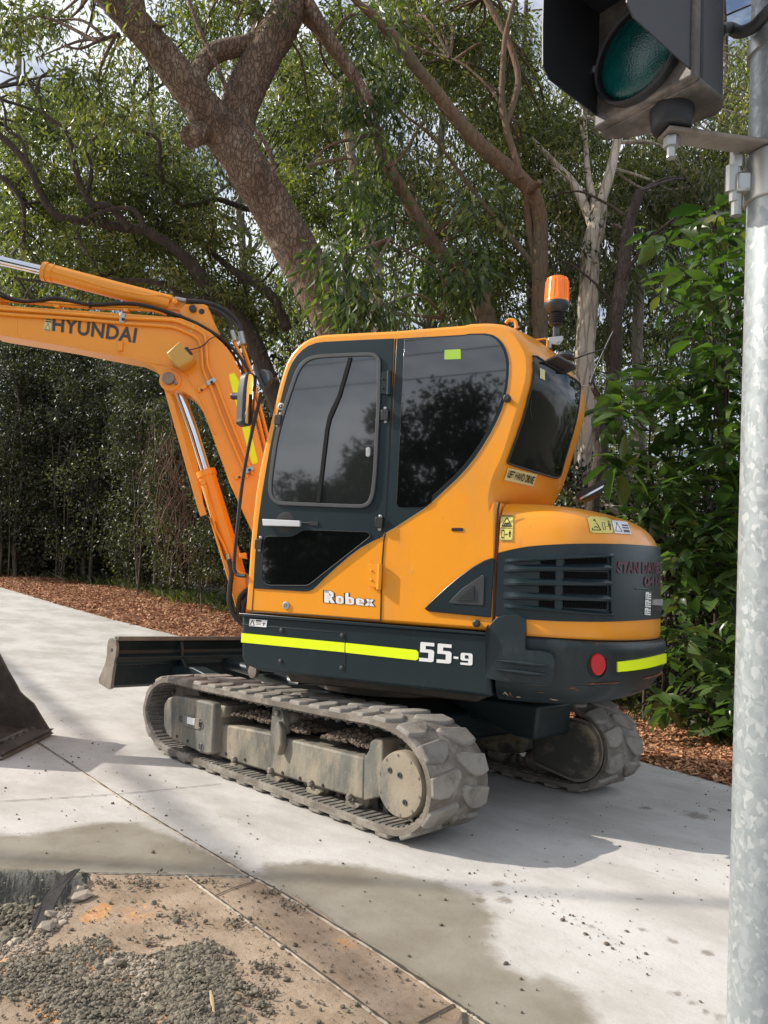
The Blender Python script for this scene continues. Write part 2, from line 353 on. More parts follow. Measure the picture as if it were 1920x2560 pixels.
# door handle
MB().lathe(hs(c1(425,1512)[0], .9305), HY, [(.058, 0), (.060, .003), (.052, .004), (.03, .0045)], 28).build('handle_recess', BLACKV, door)
h = MB().slab(rc(on(hs, c1(277,1488, 535,1500, 535,1540, 280,1534), .945), .005), HY*.022)
h.build('handle', M('satin_handle', (.75, .76, .77), .28, .5, var=.05), door, bevel=.004)
MB().slab(rc(on(hs, c1(585,1502, 655,1508, 653,1534, 600,1532, 580,1520), .932), .004), HY*.006).build('lock', BLACKV, door, bevel=.002)
MB().tube(on(hs, c1(535,1512, 585,1514), .936), .004, 6).build('lock', BLACKV, door)
# hinges and clips
def hinge(px, pin, mat):
    m = MB().slab(rc(on(hs, px, .932), .005), HY*.010)
    m.tube([hs(pin[0], .944), hs(pin[1], .944)], .013, 12)
    for f_ in (.3, .72):
        q = np.array(px[0])*(1-f_)+np.array(px[3])*f_+np.array([5, 0]); m.lathe(hs(q, .942), HY, [(.007, 0), (.007, .004), (.004, .006)], 8)
    m.build('hinge', mat, door, bevel=.0015)
hinge(c1(1086,474, 1158,462, 1166,628, 1084,622), c1(1142,462, 1138,628), TEAL)
hinge(c1(1006,1796, 1088,1800, 1078,1966, 1004,1950), c1(1078,1796, 1070,1974), ORANGE)
for a in ((1115,722, 1112,768, 1117,812), (1082,1470, 1072,1510, 1076,1556), (390,762, 374,800, 371,842), (254,1616, 240,1660, 245,1700)):
    m = MB(); cpt = c1(a[2], a[3])[0]; m.box(hs(cpt, .944), (.042, .018, .055), (HX, HY, HZ)); m.build('clip', BLACKV, door, bevel=.002)
    for q in (c1(a[0], a[1])[0], c1(a[4], a[5])[0]): MB().lathe(hs(q, .932), HY, [(.010, 0), (.010, .004), (.005, .008)], 10).build('screw', ZINC, door)
for q in c1(397,710, 430,2083): MB().lathe(hs(q, .9265), HY, [(.020, 0), (.021, .006), (.013, .008), (.012, .004), (.006, .004), (.005, .01)], 16).build('lock_barrel', ZINC, door)
# model name on the door : extruded letters
FNT = bpy.data.curves
def text_mesh(s, name, mat, o, xa, ya, na, size=None, width=None, height=None, parent=None, bold=0., ext=.0008, shear=0, warp=None, spacing=1.):
    c = bpy.data.curves.new('txt', 'FONT'); c.body = s; c.size = 1; c.offset = bold; c.shear = shear; c.space_character = spacing; c.resolution_u = 4
    ob = bpy.data.objects.new('txt', c); S.collection.objects.link(ob)
    dg = bpy.context.evaluated_depsgraph_get(); me = bpy.data.meshes.new_from_object(ob.evaluated_get(dg))
    V = np.array([v.co[:2] for v in me.vertices]); Fc = [tuple(p.vertices) for p in me.polygons]
    bpy.data.objects.remove(ob); bpy.data.curves.remove(c); bpy.data.meshes.remove(me)
    V -= V.min(0); w_, h_ = V.max(0); V[:, 0] *= width/w_; V[:, 1] *= height/h_
    mb = MB()
    P = [warp(x, y) for x, y in V] if warp else [np.array(o)+x*xa+y*ya+na*ext for x, y in V]
    mb.add(P, Fc); return mb.build(name, mat, parent, flat=True, fix=False)
def bil(fn, Q, *a):
    "text warp: unit box onto 4 traced corners (bl, br, tr, tl), width 1 height 1"
    Q = [np.array(q, float) for q in Q]
    return lambda x, y: fn((1-y)*((1-x)*Q[0]+x*Q[1])+y*((1-x)*Q[3]+x*Q[2]), *a)
TQ = dict(o=0, xa=0, ya=0, na=0, width=1., height=1.)
qR = c1(692,2063, 1040,2090, 1036,2025, 692,1978)
def glyphs(polys, fn, name, mat, parent):
    mb = MB()
    for pl in polys: mb.add([fn(x, y) for x, y in pl], [tuple(range(len(pl)))])
    return mb.build(name, mat, parent, flat=True)
def rects(rs): return [[(a, b), (c, b), (c, d), (a, d)] for a, b, c, d in rs]
def robex(off, g):
    f_ = bil(lambda p: hs(p, .9265+off), qR); P = []
    e = g
    R = [[(.00-e, 0-e), (.10+e, 0-e), (.10+e, 1+e), (.00-e, 1+e)], [(.0, 1+e), (.13+e, 1+e), (.19+e, .9), (.19+e, .55), (.15+e, .46), (.22+e, -e), (.13-e, -e), (.07, .5), (.09, .62), (.11, .66), (.11, .8), (.0, .8)]]
    o = [[(.23-e, .12), (.27, -e), (.35, -e), (.39+e, .12), (.39+e, .55), (.35, .68+e), (.27, .68+e), (.23-e, .55)]]
    b = [[(.42-e, -e), (.55, -e), (.60+e, .12), (.60+e, .55), (.56, .68+e), (.49+e, .68), (.49+e, 1.08+e), (.42-e, .98+e)]]
    ee = [[(.63-e, .12), (.67, -e), (.80+e, -e), (.78+e, .18), (.70, .18), (.70, .28), (.80+e, .28), (.80+e, .55), (.76, .68+e), (.67, .68+e), (.63-e, .55)]]
    x = [[(.80-e, -e), (.88+e, -e), (1.0+e, .70+e), (.93-e, .70+e)], [(.83-e, .70+e), (.90+e, .70+e), (1.0+e, -e), (.91-e, -e)]]
    return R+o+b+ee+x, f_
P_, f_ = robex(.0, .022); glyphs(P_, f_, 'lettering', BLACKV, door)
P_, f_ = robex(.0012, -.002); glyphs(P_, f_, 'lettering', WHITE, door)
f_ = bil(lambda p: hs(p, .9265+.0022), qR)
glyphs([[(.105, .60), (.125, .60), (.125, .80), (.105, .80)], [(.29, .15), (.33, .15), (.33, .52), (.29, .52)], [(.49, .15), (.53, .15), (.53, .52), (.49, .52)], [(.70, .40), (.74, .40), (.74, .54), (.70, .54)]], f_, 'lettering', ORANGE, door)
# ---------- small things on the left body side
MB().slab(rc(on(hs, c2(178,1762, 255,1762, 255,1784, 178,1784), .926), .008), HY*.003).build('slot', BLACKV, cab, bevel=.001)
def knob(p, Y=.925, r=.016, l=.03): MB().lathe(hs(p, Y), HY, [(r*.6, 0), (r*.6, l*.4), (r, l*.45), (r, l*.85), (r*.6, l)], 14).build('rubber_stop', RUB, cab)
knob(c2(548,934)[0], r=.020, l=.05); knob(c3(318,754)[0], r=.019, l=.035)
# triangular teal vent panel
tv = c3(5,668, 60,610, 130,545, 210,478, 290,420, 360,382, 412,366, 418,380, 398,720, 30,684)
tp = MB().slab(on(hs, tv, .926), HY*.012).build('vent_panel', TEAL, EX, bevel=.004)
MB().slab(rc(on(hs, c3(150,628, 225,550, 352,466, 358,476, 352,648, 160,636), .939), .006), HY*.003).build('vent_surround', PLAST, tp, bevel=.001)
MB().slab(on(hs, c3(190,612, 298,530, 298,616), .943), HY*.001).build('vent_opening', BLACKV, tp)
m = MB()
for k in range(6):
    y0 = 548+k*12; x0 = 292-(k+1)*17
    m.slab(on(hs, c3(x0,y0, 298,y0, 298,y0+6, x0-3,y0+6), .944), HY*.005)
m.build('louvre', PLAST, tp)
# right-hand body block (hidden behind the cab) and floor
m = MB().slab([W(x, -.10, z) for x, z in ((.62, .955), (.62, 1.30), (.50, 1.42), (-.2, 1.50), (-.93, 1.585), (-.93, .955))], HY*-.82); m.build('right_body', ORANGE, EX, bevel=.03)
# ---------- skirt
sk = [toH(p) for p in on(hs, cV(522,1327, 521,1420, 528,1436, 562,1450, 800,1478, 1062,1507, 1056,1368), .93)]
m = MB().slab([W(q[0], .93, q[2]) for q in sk], HY*-1.86); skirt = m.build('side_skirt', TEAL, EX, bevel=.018, seg=3)
MB().slab(on(hs, cV(522,1331, 1056,1372, 1056,1366, 522,1324), .918), HY*.028).build('trim_lip', TEAL, skirt, bevel=.003)
m = MB().slab(on(hs, c4(612,36, 1024,75, 1024,113, 611,73), .9315), HY*.0015); m.build('reflective_strip', NEON, skirt)
m = MB().slab(rc(on(hs, c4(1027,75, 1310,104, 1318,112, 1318,138, 1308,145, 1027,114), .9315), .004), HY*.0015); m.build('reflective_strip', NEON, skirt)
seam(c4(1026,25, 1024,190), .0035, BLACKV, skirt, Y=.930)
seam(c4(612,0, 762,13, 1015,35, 1026,42), .002, BLACKV, skirt, Y=.9305)
for p in c4(772,25, 1014,46, 768,148, 1012,175): MB().lathe(hs(p, .931), HY, [(.012, 0), (.012, .005), (.006, .008)], 8).build('bolt', PLAST, skirt)
def blockno(polys, Q, nm='model_number'):
    f_ = bil(lambda p: hs(p, .933), Q); glyphs(polys, f_, nm, WHITE, skirt)
five = lambda x: [[(x+a, b) for a, b in ((0, 0), (.50, .0), (.57, .03), (.60, .09), (.61, .53), (.58, .60), (.51, .64), (.25, .64), (.25, .82), (.60, .82), (.60, 1), (.06, 1), (.03, .98), (.02, .94), (.02, .47), (.37, .47), (.37, .18), (.0, .18))]]
P5 = five(0)+five(.72)
blockno([[(a/1.32, b) for a, b in q] for q in P5], c4(1320,148, 1448,159, 1450,82, 1324,71))
blockno(rects([(0, 0, 1, 1)]), c4(1458,138, 1477,140, 1477,131, 1458,129))
blockno([[(0, 0), (.84, 0), (.95, .04), (1, .14), (1, .86), (.95, .96), (.84, 1), (.16, 1), (.05, .96), (0, .86), (0, .50), (.05, .40), (.16, .36), (.64, .36), (.64, .19), (0, .19)]], c4(1485,162, 1533,166, 1534,118, 1486,114))
glyphs([[(.36, .55), (.64, .55), (.64, .82), (.36, .82)]], bil(lambda p: hs(p, .9342), c4(1485,162, 1533,166, 1534,118, 1486,114)), 'model_number', TEAL, skirt)
# ---------- tail: curved counterweight, hood and grille, all on one plan curve
RT, YS, PW = 1.655, .93, 14.
def rho(x, y): return ((abs(y)/YS)**PW+(math.hypot(x, y)/RT)**PW)**(1/PW)
def plan(th, s=1.):
    "th measured at the swing centre, 0 = straight back, + = left side"
    x, y = -cos(th), sin(th); r = s/rho(x, y); return x*r, y*r
def th_at_x(x0, s):
    lo, hi = .0, 1.2
    for _ in range(40):
        mid = (lo+hi)/2
        if plan(mid, s)[0] < x0: lo = mid
        else: hi = mid
    return lo
def tail_loft(lv, x0, nth=72):
    G = []
    for z, s in lv:
        tm = th_at_x(x0, s); tt = [tm*(1-2*k/nth) for k in range(nth+1)]
        # denser where the corner bends
        G.append([W(*plan(t, s), z) for t in tt])
    return G
def smooth_lv(lv, n=3):
    P = cr([(a, b) for a, b in lv], n, False); return [(float(p[0]), float(p[1])) for p in P]
hood_lv = [(.950, .995), (.955, 1.0), (1.0, 1.003), (1.2, 1.003), (1.36, 1.0), (1.42, .996), (1.48, .985), (1.53, .966), (1.565, .94), (1.592, .90), (1.612, .83), (1.624, .70), (1.632, .5), (1.636, .25), (1.637, .02)]
zz_, ss_ = [a for a, b in hood_lv], [b for a, b in hood_lv]
def hood_s(z): return float(np.interp(z, zz_, ss_))
cw_lv = [(.625, .90), (.640, .935), (.665, .962), (.70, .985), (.76, 1.006), (.80, 1.014), (.86, 1.018), (.905, 1.022), (.930, 1.018), (.942, 1.006), (.944, .97)]
zc_, sc_ = [a for a, b in cw_lv], [b for a, b in cw_lv]
def cw_s(z): return float(np.interp(z, zc_, sc_))
def on_tail(fs):
    def f(p, off=.004):
        v = ray(p); ch = toH(CAM); vh = toH(CAM+v)-ch; best = None
        t = 1.5; g0 = None; P = None
        while t < 9:
            P = ch+t*vh; g = rho(P[0], P[1])-fs(P[2]) if (.6 < P[2] < 1.637) else 1.
            if best is None or g < best[0]: best = (g, P, t)
            if g < 0: break
            t += .006
        else: P = best[1]; t = best[2]
        if g < 0:
            a, b = t-.006, t
            for _ in range(18):
                c = (a+b)/2; P = ch+c*vh
                if rho(P[0], P[1])-fs(P[2]) < 0: b = c
                else: a = c
        e = 1e-3; n = np.array([rho(P[0]+e, P[1])-rho(P[0]-e, P[1]), rho(P[0], P[1]+e)-rho(P[0], P[1]-e), -(fs(P[2]+e)-fs(P[2]-e))]); n /= np.linalg.norm(n)
        return W(*(P+n*off)), W(*n)
    return f
on_hood, on_cw = on_tail(hood_s), on_tail(cw_s)
def capped(G, extra=None):
    m = MB().grid(G); 
    L_ = [r[0] for r in G]+[r[-1] for r in G][::-1]; m.add(L_, [tuple(range(len(L_)))]); return m
m = capped(tail_loft(smooth_lv(hood_lv, 2), -.937)); hood = m.build('engine_hood', ORANGE, EX, ang=40)
m = capped(tail_loft(smooth_lv(cw_lv, 2), -.945)); G_ = tail_loft([(.625, .90)], -.945)[0]; m.add(G_, [tuple(range(len(G_)))]); G_ = tail_loft([(.944, .97)], -.945)[0]; m.add(G_, [tuple(range(len(G_)))])
cw = m.build('counterweight', TEALD, EX, ang=40)
# black gap between counterweight and hood
m = capped(tail_loft([(.940, .985), (.952, .985)], -.93)); m.build('seal_strip', BLACKV, EX)
MB().slab(on(hs, c2(497,1590, 488,1640, 478,1800, 466,1990)+c3(432,360, 424,560, 415,760, 404,760, 412,560, 420,360)+c2(456,1990, 466,1800, 474,1640, 484,1596), .9255), HY*.004).build('panel_gap', BLACKV, hood)
# teal grille shroud
def strip(fn, top, bot, n, nv, off, side_off=-.004):
    "curved sheet between two traced lines (same x order)"
    T = [np.array(p) for p in cr(top, 6, False)]; B = [np.array(p) for p in cr(bot, 6, False)]
    def res(P, n):
        s = [0]; 
        for a, b in zip(P[:-1], P[1:]): s.append(s[-1]+np.linalg.norm(b-a))
        P = np.array(P); s = np.array(s)/s[-1]; u = np.linspace(0, 1, n+1); return np.stack([np.interp(u, s, P[:, 0]), np.interp(u, s, P[:, 1])], 1)
    T, B = res(T, n), res(B, n); G = []
    for a, b in zip(T, B):
        col = [fn(a, side_off)[0]]+[fn(a*(1-j/nv)+b*j/nv, off)[0] for j in range(nv+1)]+[fn(b, side_off)[0]]; G.append(col)
    G = [[fn(T[0]*(1-j/nv)+B[0]*j/nv, side_off)[0] for j in [0]+list(range(nv+1))+[nv]]]+G
    return G
gtop = c3(442,337, 520,318, 620,300, 760,289, 900,284, 1050,283, 1200,288, 1320,296, 1396,303); gbot = c3(424,712, 520,724, 620,732, 760,740, 900,744, 1050,745, 1200,740, 1320,732, 1396,726)
shroud = MB().grid(strip(on_hood, gtop, gbot, 60, 10, .006)).build('grille_shroud', TEAL, hood, ang=50)
# recessed grille: dark frame, black mesh openings, proud louvres
def hp(px, off): return [on_hood(p, off)[0] for p in px]
def hstrip(name, T, B, off, mat, n=24, nv=2, parent=hood, fn=on_hood, so=None): return MB().grid(strip(fn, T, B, n, nv, off, off-.004 if so is None else so)).build(name, mat, parent, ang=50)
hstrip('grille_recess', c3(482,392, 700,366, 900,357, 1122,360), c3(470,648, 700,676, 900,688, 1118,690), .0075, TEAL)
for (a, b, c, d) in ((690,365, 1080,408), (686,450, 1080,494), (682,534, 1078,590), (680,620, 1075,672)):
    for x0, x1 in ((a, a+92), (a+142, c)):
        nm = hstrip('mesh_opening', c3(x0,b, x1,b+2), c3(x0,b+38, x1,d-2), .0095, VOID, n=8)
# expanded metal mesh wires in the openings
m = MB()
for (a, b, c, d) in ((690,366, 1080,406), (686,452, 1080,492), (682,538, 1078,588), (680,622, 1075,670)):
    for x0, x1 in ((a, a+92), (a+142, c)):
        xx = x0
        while xx < x1-8:
            y1_ = b+2; yy = y1_; 
            m.tube(hp(c3(xx,b+2, xx+9,(b+d)/2, xx,d-4), .0115), .0013, 3, cap=False); m.tube(hp(c3(xx+13,b+2, xx+5,(b+d)/2, xx+13,d-4), .0115), .0013, 3, cap=False); xx += 13
m.build('expanded_mesh', MATTB, hood)
def louvre(T0, T1, hh):
    "wedge shaped bar following the hood between two pixels"
    n = 26; G = []
    for k in range(n+1):
        u = k/n; p = np.array(T0)*(1-u)+np.array(T1)*u; env = min(1, u/.16, (1-u)/.08+.1)
        row = []
        for dy, of in ((-hh*.55, .008), (-hh*.30, .018), (hh*.12, .032), (hh*.45, .028), (hh*.55, .008)):
            row.append(on_hood(p+np.array([0, dy]), .008+(of-.008)*env)[0])
        G.append(row)
    MB().grid(G).build('louvre', TEAL, hood, ang=25)
for a, b in ((c3(476,432)[0], c3(1116,420)[0]), (c3(474,512)[0], c3(1116,512)[0]), (c3(472,590)[0], c3(1114,606)[0])): louvre(a, b, 17)
louvre(c3(482,385)[0], c3(1116,350)[0], 9); louvre(c3(474,650)[0], c3(1114,700)[0], 10)
hstrip('grille_bar', c3(784,362, 822,361), c3(776,676, 814,680), .020, TEAL, n=3, nv=4, so=.004)
hstrip('grille_bar', c3(1094,362, 1122,364), c3(1092,684, 1116,686), .018, TEAL, n=3, nv=4, so=.004)
# company lettering on the shroud
def sqz(f_, p): return lambda x, y: f_(1-(1-min(x, 1))**p, y)
for off, bo, mt in ((.0085, .035, PINKG), (.0100, .0, MAROON)):
    ww = -.02 if bo else 0
    q = cG(365+ww*100,672, 1402,690, 1402,425, 372+ww*100,400)
    text_mesh('STAN DAVIES E', 'lettering', mt, warp=sqz(bil(lambda p, o=off: on_hood(p, o)[0], q), 1.45), parent=hood, bold=bo, **TQ)
    q = cG(975,975, 1402,960, 1402,750, 980,750)
    text_mesh('0414 3', 'lettering', mt, warp=sqz(bil(lambda p, o=off: on_hood(p, o)[0], q), 1.7), parent=hood, bold=bo, **TQ)
def decal(fn, Q, base, marks, parent, off, name='warning_decal', nn=6):
    "Q corners bl, br, tr, tl ; marks in unit coordinates"
    f0 = bil(lambda p: fn(p, off), Q); G = [[f0(i/nn, j/nn) for j in range(nn+1)] for i in range(nn+1)]
    o = MB().grid(G).build(name, base, parent, flat=True); f1 = bil(lambda p: fn(p, off+.0012), Q); mb = MB()
    for kind, a in marks:
        if kind == 'r': x0, y0, x1, y1 = a; mb.add([f1(x0, y0), f1(x1, y0), f1(x1, y1), f1(x0, y1)], [(0, 1, 2, 3)])
        if kind == 'l':
            for (xa, ya), (xb, yb) in zip(a[1:-1], a[2:]):
                w_ = a[0]; dx, dy = xb-xa, yb-ya; l_ = math.hypot(dx, dy); nx, ny = -dy/l_*w_, dx/l_*w_
                mb.add([f1(xa+nx, ya+ny), f1(xb+nx, yb+ny), f1(xb-nx, yb-ny), f1(xa-nx, ya-ny)], [(0, 1, 2, 3)])
        if kind == 'p': mb.add([f1(x, y) for x, y in a], [tuple(range(len(a)))])
    if mb.v: mb.build('decal_print', BLACKV, parent, flat=True)
tri = lambda x, y, w_, h_: ('l', [.022, (x, y), (x+w_, y), (x+w_/2, y+h_), (x, y)])
man = lambda x, y, s, a=1.: [('p', [(x+.05*s*cos(k)*a, y+.40*s+.05*s*sin(k)) for k in np.linspace(0, 5.5, 8)]), ('p', [(x-.09*s*a, y+.33*s), (x+.09*s*a, y+.33*s), (x+.10*s*a, y+.15*s), (x+.05*s*a, y+.15*s), (x+.05*s*a, y-.05*s), (x-.05*s*a, y-.05*s), (x-.05*s*a, y+.15*s), (x-.10*s*a, y+.15*s)])]
fr_ = lambda: [('l', [.012, (.04, .03), (.96, .03), (.96, .97), (.04, .97), (.04, .03)])]
hoodp = lambda p, o: on_hood(p, o)[0]
sidep = lambda p, o: hs(p, .925+o)
decal(hoodp, c3(448,266, 524,268, 531,118, 457,116), YELV, fr_()+[('r', (.04, .49, .96, .51)), tri(.12, .58, .76, .34), ('l', [.03, (.3, .62), (.42, .7), (.5, .64), (.62, .7), (.7, .62)]), ('l', [.02, (.14, .12), (.14, .40), (.34, .40), (.34, .12), (.14, .12)]), ('l', [.015, (.40, .25), (.62, .25)]), ('p', [(.40, .25), (.47, .29), (.47, .21)]), ('p', [(.62, .25), (.55, .29), (.55, .21)])]+man(.78, .18, .55, 1.6), hood, .005)
decal(hoodp, c3(985,220, 1120,224, 1100,132, 963,124), YELV, fr_()+[('r', (.52, .03, .535, .97)), tri(.10, .18, .36, .66), ('l', [.02, (.2, .3), (.28, .4), (.36, .3)]), ('l', [.012, (.58, .22), (.58, .66), (.68, .66), (.68, .22), (.58, .22)]), ('l', [.012, (.71, .42), (.80, .42)])]+man(.89, .25, 1.2, .5), hood, .005)
decal(hoodp, c3(1127,222, 1223,228, 1202,158, 1107,146), WHITE, [tri(.08, .15, .40, .68), ('r', (.56, .62, .95, .74)), ('r', (.56, .42, .95, .54)), ('r', (.58, .10, .95, .32))], hood, .005)
for (x0, y0, x1, y1) in ((1010,1270, 1142,1105), (1000,1450, 1138,1285), (990,1635, 1130,1468)):
    decal(hoodp, cG(x0,y0-8, x1-4,y0+4, x1,y1, x0+6,y1), WHITE, [tri(.10, .15, .34, .6), ('r', (.58, .80, .95, .96)), ('r', (.58, .45, .95, .56)), ('r', (.58, .2, .95, .3))], hood, .0085)
decal(sidep, c8(1476,628, 1578,636, 1584,594, 1480,586), WHITE, [tri(.03, .12, .26, .76), ('r', (.36, .72, .66, .92)), ('r', (.36, .5, .66, .56)), ('r', (.36, .3, .66, .36)), ('l', [.025, (.72, .5), (.84, .6), (.95, .45)]), ('l', [.025, (.84, .6), (.80, .2)])], skirt, .009)
# latch on the shroud
MB().grid(strip(on_hood, cG(1160,1280, 1355,1262), cG(1155,1400, 1352,1415), 4, 3, .022, .004)).build('latch', STEEL, hood, ang=30)
hstrip('latch_recess', cG(1150,1190, 1385,1190), cG(1150,1500, 1385,1560), .0078, BLACKV, n=6)
MB().tube([on_hood(p, .007)[0] for p in c3(1245,549, 1300,551, 1396,549)], .004, 6).build('moulding_ridge', TEAL, hood)
# counterweight details
def cwp(px, off): return [on_cw(p, off)[0] for p in px]
MB().grid(strip(on_cw, c3(1140,982, 1240,970, 1340,952, 1426,931), c3(1140,1040, 1240,1030, 1340,1012, 1426,987), 24, 3, .010, .002)).build('reflective_strip', NEON, cw, flat=False, ang=60)
m = MB(); cpx = np.array(c3(1025,995)[0]); rx, ry = 44*.4219, 64*.4219
Gd = [[on_cw(cpx+np.array([rx*r_*cos(a), ry*r_*sin(a)]), .014 if r_ < .97 else .003)[0] for a in np.linspace(0, 2*pi, 37)] for r_ in (.01, .5, .93, 1.0)]
MB().grid(Gd).build('round_reflector', REDV, cw, ang=40)
# rim moulding around reflector
MB().tube([on_cw(cpx+np.array([rx*1.18*cos(a)+2, ry*1.22*sin(a)+2]), .003)[0] for a in np.linspace(-.4, 3.4, 30)], .007, 6).build('moulding_ridge', TEALD, cw)
def fat(px, th, fn, name, mat, parent, bev=.012, base=-.005, r=6):
    P = rc([np.array(p) for p in px], r, 4); A = [fn(p, base)[0] for p in P]; Bq = [fn(p, th)[0] for p in P]; n = len(P)
    c0 = len(P); mbm = MB(); mbm.add(A+Bq, [(i, (i+1) % n, (i+1) % n+n, i+n) for i in range(n)]+[tuple(range(n, 2*n))]); return mbm.build(name, mat, parent, bevel=bev, seg=3)
fat(c3(372,1040, 376,830, 400,768, 440,722, 500,702, 570,702, 612,728, 610,905, 700,912, 765,930, 776,965, 768,1060, 750,1094, 700,1095, 560,1076, 440,1062, 380,1056), .055, on_cw, 'fender_pad', TEALD, EX)
for y0 in (985, 1030):
    MB().tube([on_cw(p, .058)[0] for p in c3(440,y0-20, 560,y0-8, 650,y0+2, 730,y0+8)], [.004, .010, .010, .004], 8).build('moulding_ridge', TEALD, cw)
RUST = M('rust_scrape', (.20, .075, .03), .8, var=.5, vs=40, bump=.3, bs=200); CHIPC = M('bare_primer_chip', (.50, .40, .28), .7, var=.4, vs=60)
def scrape(px, mat, fn, par, off=.0035, wv=1.):
    T, B = [], []
    for i, (x, y, w_) in enumerate(px): T.append((x, y-w_*rnd.uniform(.5, 1))); B.append((x, y+w_*rnd.uniform(.5, 1)))
    P = T+B[::-1]; MB().add([fn(p, off)[0] for p in P], [tuple(range(len(P)))]).build('paint_scrape', mat, par, flat=True)
def sc3(*a): return [(1060+a[i]*.4219, 1240+a[i+1]*.4219, a[i+2]*.4219) for i in range(0, len(a), 3)]
for a, mt in (((970,1112,1, 990,1110,6, 1015,1112,4, 1045,1108,7, 1080,1106,4, 1110,1106,6, 1140,1103,4, 1165,1101,1), RUST), ((885,1127,.5, 930,1125,2.5, 990,1127,2, 1050,1125,2.5, 1085,1122,.5), GREYR), ((468,1172,1, 480,1160,7, 492,1172,4, 500,1182,2), CHIPC), ((500,1180,1, 508,1166,9, 520,1176,8, 528,1192,2), RUST), ((545,1188,1, 560,1186,4, 575,1192,1), CHIPC), ((672,1163,1, 695,1161,4, 718,1163,1), RUST), ((745,1196,1, 765,1203,4, 795,1206,1), CHIPC), ((1290,1082,1, 1320,1076,6, 1350,1070,4, 1385,1058,7, 1410,1048,2), RUST), ((1300,893,.5, 1340,886,3, 1385,876,2, 1400,870,.5), RUST), ((1225,1165,1, 1260,1155,8, 1300,1142,4, 1340,1125,6, 1370,1105,1), GREYR), ((405,1053,1, 440,1060,2, 520,1070,3, 600,1082,2, 680,1090,3, 740,1088,1), GREYR)):
    scrape(sc3(*a), mt, (on_cw if a[1] > 1095 or a[0] > 800 else (lambda p, o: on_cw(p, .058))), cw)
for a in ((300,655,1, 318,648,2, 335,640,1), (440,1450,1, 452,1440,2.5, 470,1425,1)):
    pass
# ---------- rear window etc.
rwp = c2(701,652, 800,705, 900,760, 1000,826, 1003,900, 990,1010, 965,1120, 930,1240, 895,1360, 878,1420, 850,1436, 760,1412, 640,1375, 548,1345, 538,1325, 560,1270, 600,1160, 640,1040, 672,920, 690,800)
def curvepatch(name, fn, poly, off, mat, parent, nu=16, nv=24, edge=True):
    "cover a pixel polygon lying on a curved surface: rows between left and right borders"
    ys_ = [p[1] for p in poly]; y0, y1 = min(ys_)+.5, max(ys_)-.5; G = []
    for j in range(nv+1):
        yy = y0+(y1-y0)*j/nv; xs = []
        for i in range(len(poly)):
            a, b = poly[i], poly[(i+1) % len(poly)]
            if (a[1]-yy)*(b[1]-yy) <= 0 and a[1] != b[1]: xs.append(a[0]+(b[0]-a[0])*(yy-a[1])/(b[1]-a[1]))
        xa, xb = min(xs), max(xs); row = []
        for i in range(nu+1): row.append(fn((xa+(xb-xa)*i/nu, yy), off)[0])
        G.append(row)
    return MB().grid(G).build(name, mat, parent, ang=60)
curvepatch('rear_window', on_rear, rwp, .006, GLASSB, cab)
MB().tube([on_rear(p, .005)[0] for p in cr(rwp, 3)], .006, 6).build('window_seal', RUB, cab)
decal(lambda p, o: on_rear(p, o)[0], c2(742,792, 775,806, 773,742, 741,728), CREAMV, [], cab, .009, 'sticker')
lhd = c2(514,1450, 700,1492, 730,1414, 540,1370)
decal(lambda p, o: on_rear(p, o)[0], lhd, CREAMV, [], cab, .005, 'lettered_label')
text_mesh('LEFT HAND DRIVE', 'lettering', BLACKV, warp=bil(lambda p: on_rear(p, .0075)[0], c2(532,1432, 696,1477, 714,1428, 545,1384)), parent=cab, bold=.02, **TQ)
# scratches on the rear window
for a in ((858,1035, 866,1075, 845,1125), (880,1040, 888,1090, 872,1150), (905,1045, 912,1100, 896,1150), (690,930, 680,990, 688,1050)):
    MB().tube([on_rear(p, .008)[0] for p in c2(*a)], .0014, 4).build('scratch', GREYR, cab)
# lifting eye, grab rail, work lamp, aerials, beacon
MB().tube(on(hs, cr(c2(530,436, 545,418, 570,414, 592,426, 600,470), 4, False), .84), .010, 8).build('lifting_eye', ORANGE, cab)
def yx(p, y): return hs(p, y)
MB().tube([yx(p, .62) for p in c2(702,548, 790,536, 799,545, 798,596)], .0055, 8).build('grab_rail', ORANGE, cab)
be = root('warning_beacon', hs(c2(852,560)[0], .56), 'amber rotating beacon with black ribbed base on a bracket above the rear of the cab', 'beacon')
bc = c2(865,145)[0]; top = hs(bc, .56); upv = HZ
def bl(p): return (top[2]-hs(p, .56)[2])
zl = bl(c2(865,300)[0]); zb = bl(c2(865,366)[0]); zs0 = bl(c2(865,375)[0]); zs1 = bl(c2(865,452)[0]); ze = bl(c2(865,530)[0])
RL = .0625
MB().lathe(top, -HZ, [(.0, 0), (RL*.78, .0), (RL*.92, .006), (RL*.97, .02), (RL*1.03, zl-.012), (RL*1.08, zl-.004), (RL*1.08, zl+.004)], 40).build('lens', AMBER, be, ang=40)
m = MB()
for k in range(20):
    a = 2*pi*k/20; u = np.array([cos(a), sin(a), 0]); m.tube([top-HZ*.02+u*RL*.985, top-HZ*(zl-.014)+u*RL*1.045], .0022, 5)
m.build('lens_rib', AMBER, be)
MB().lathe(top-HZ*zl, -HZ, [(RL*1.07, .004), (RL*1.10, .008), (RL*1.10, .022), (RL*1.02, .032), (RL*.66, zb-zl), (RL*.5, zb-zl+.004)], 40).build('base', PLAST, be, ang=40)
pr = []; nr = 5
for k in range(nr*6+1):
    t = k/(nr*6); pr.append((RL*(.52-.10*cos(2*pi*t*nr)), t*(zs1-zs0)))
MB().lathe(top-HZ*zs0, -HZ, [(RL*.3, 0)]+pr+[(RL*.3, zs1-zs0+.002)], 28).build('rubber_bellows', PLAST, be, ang=70)
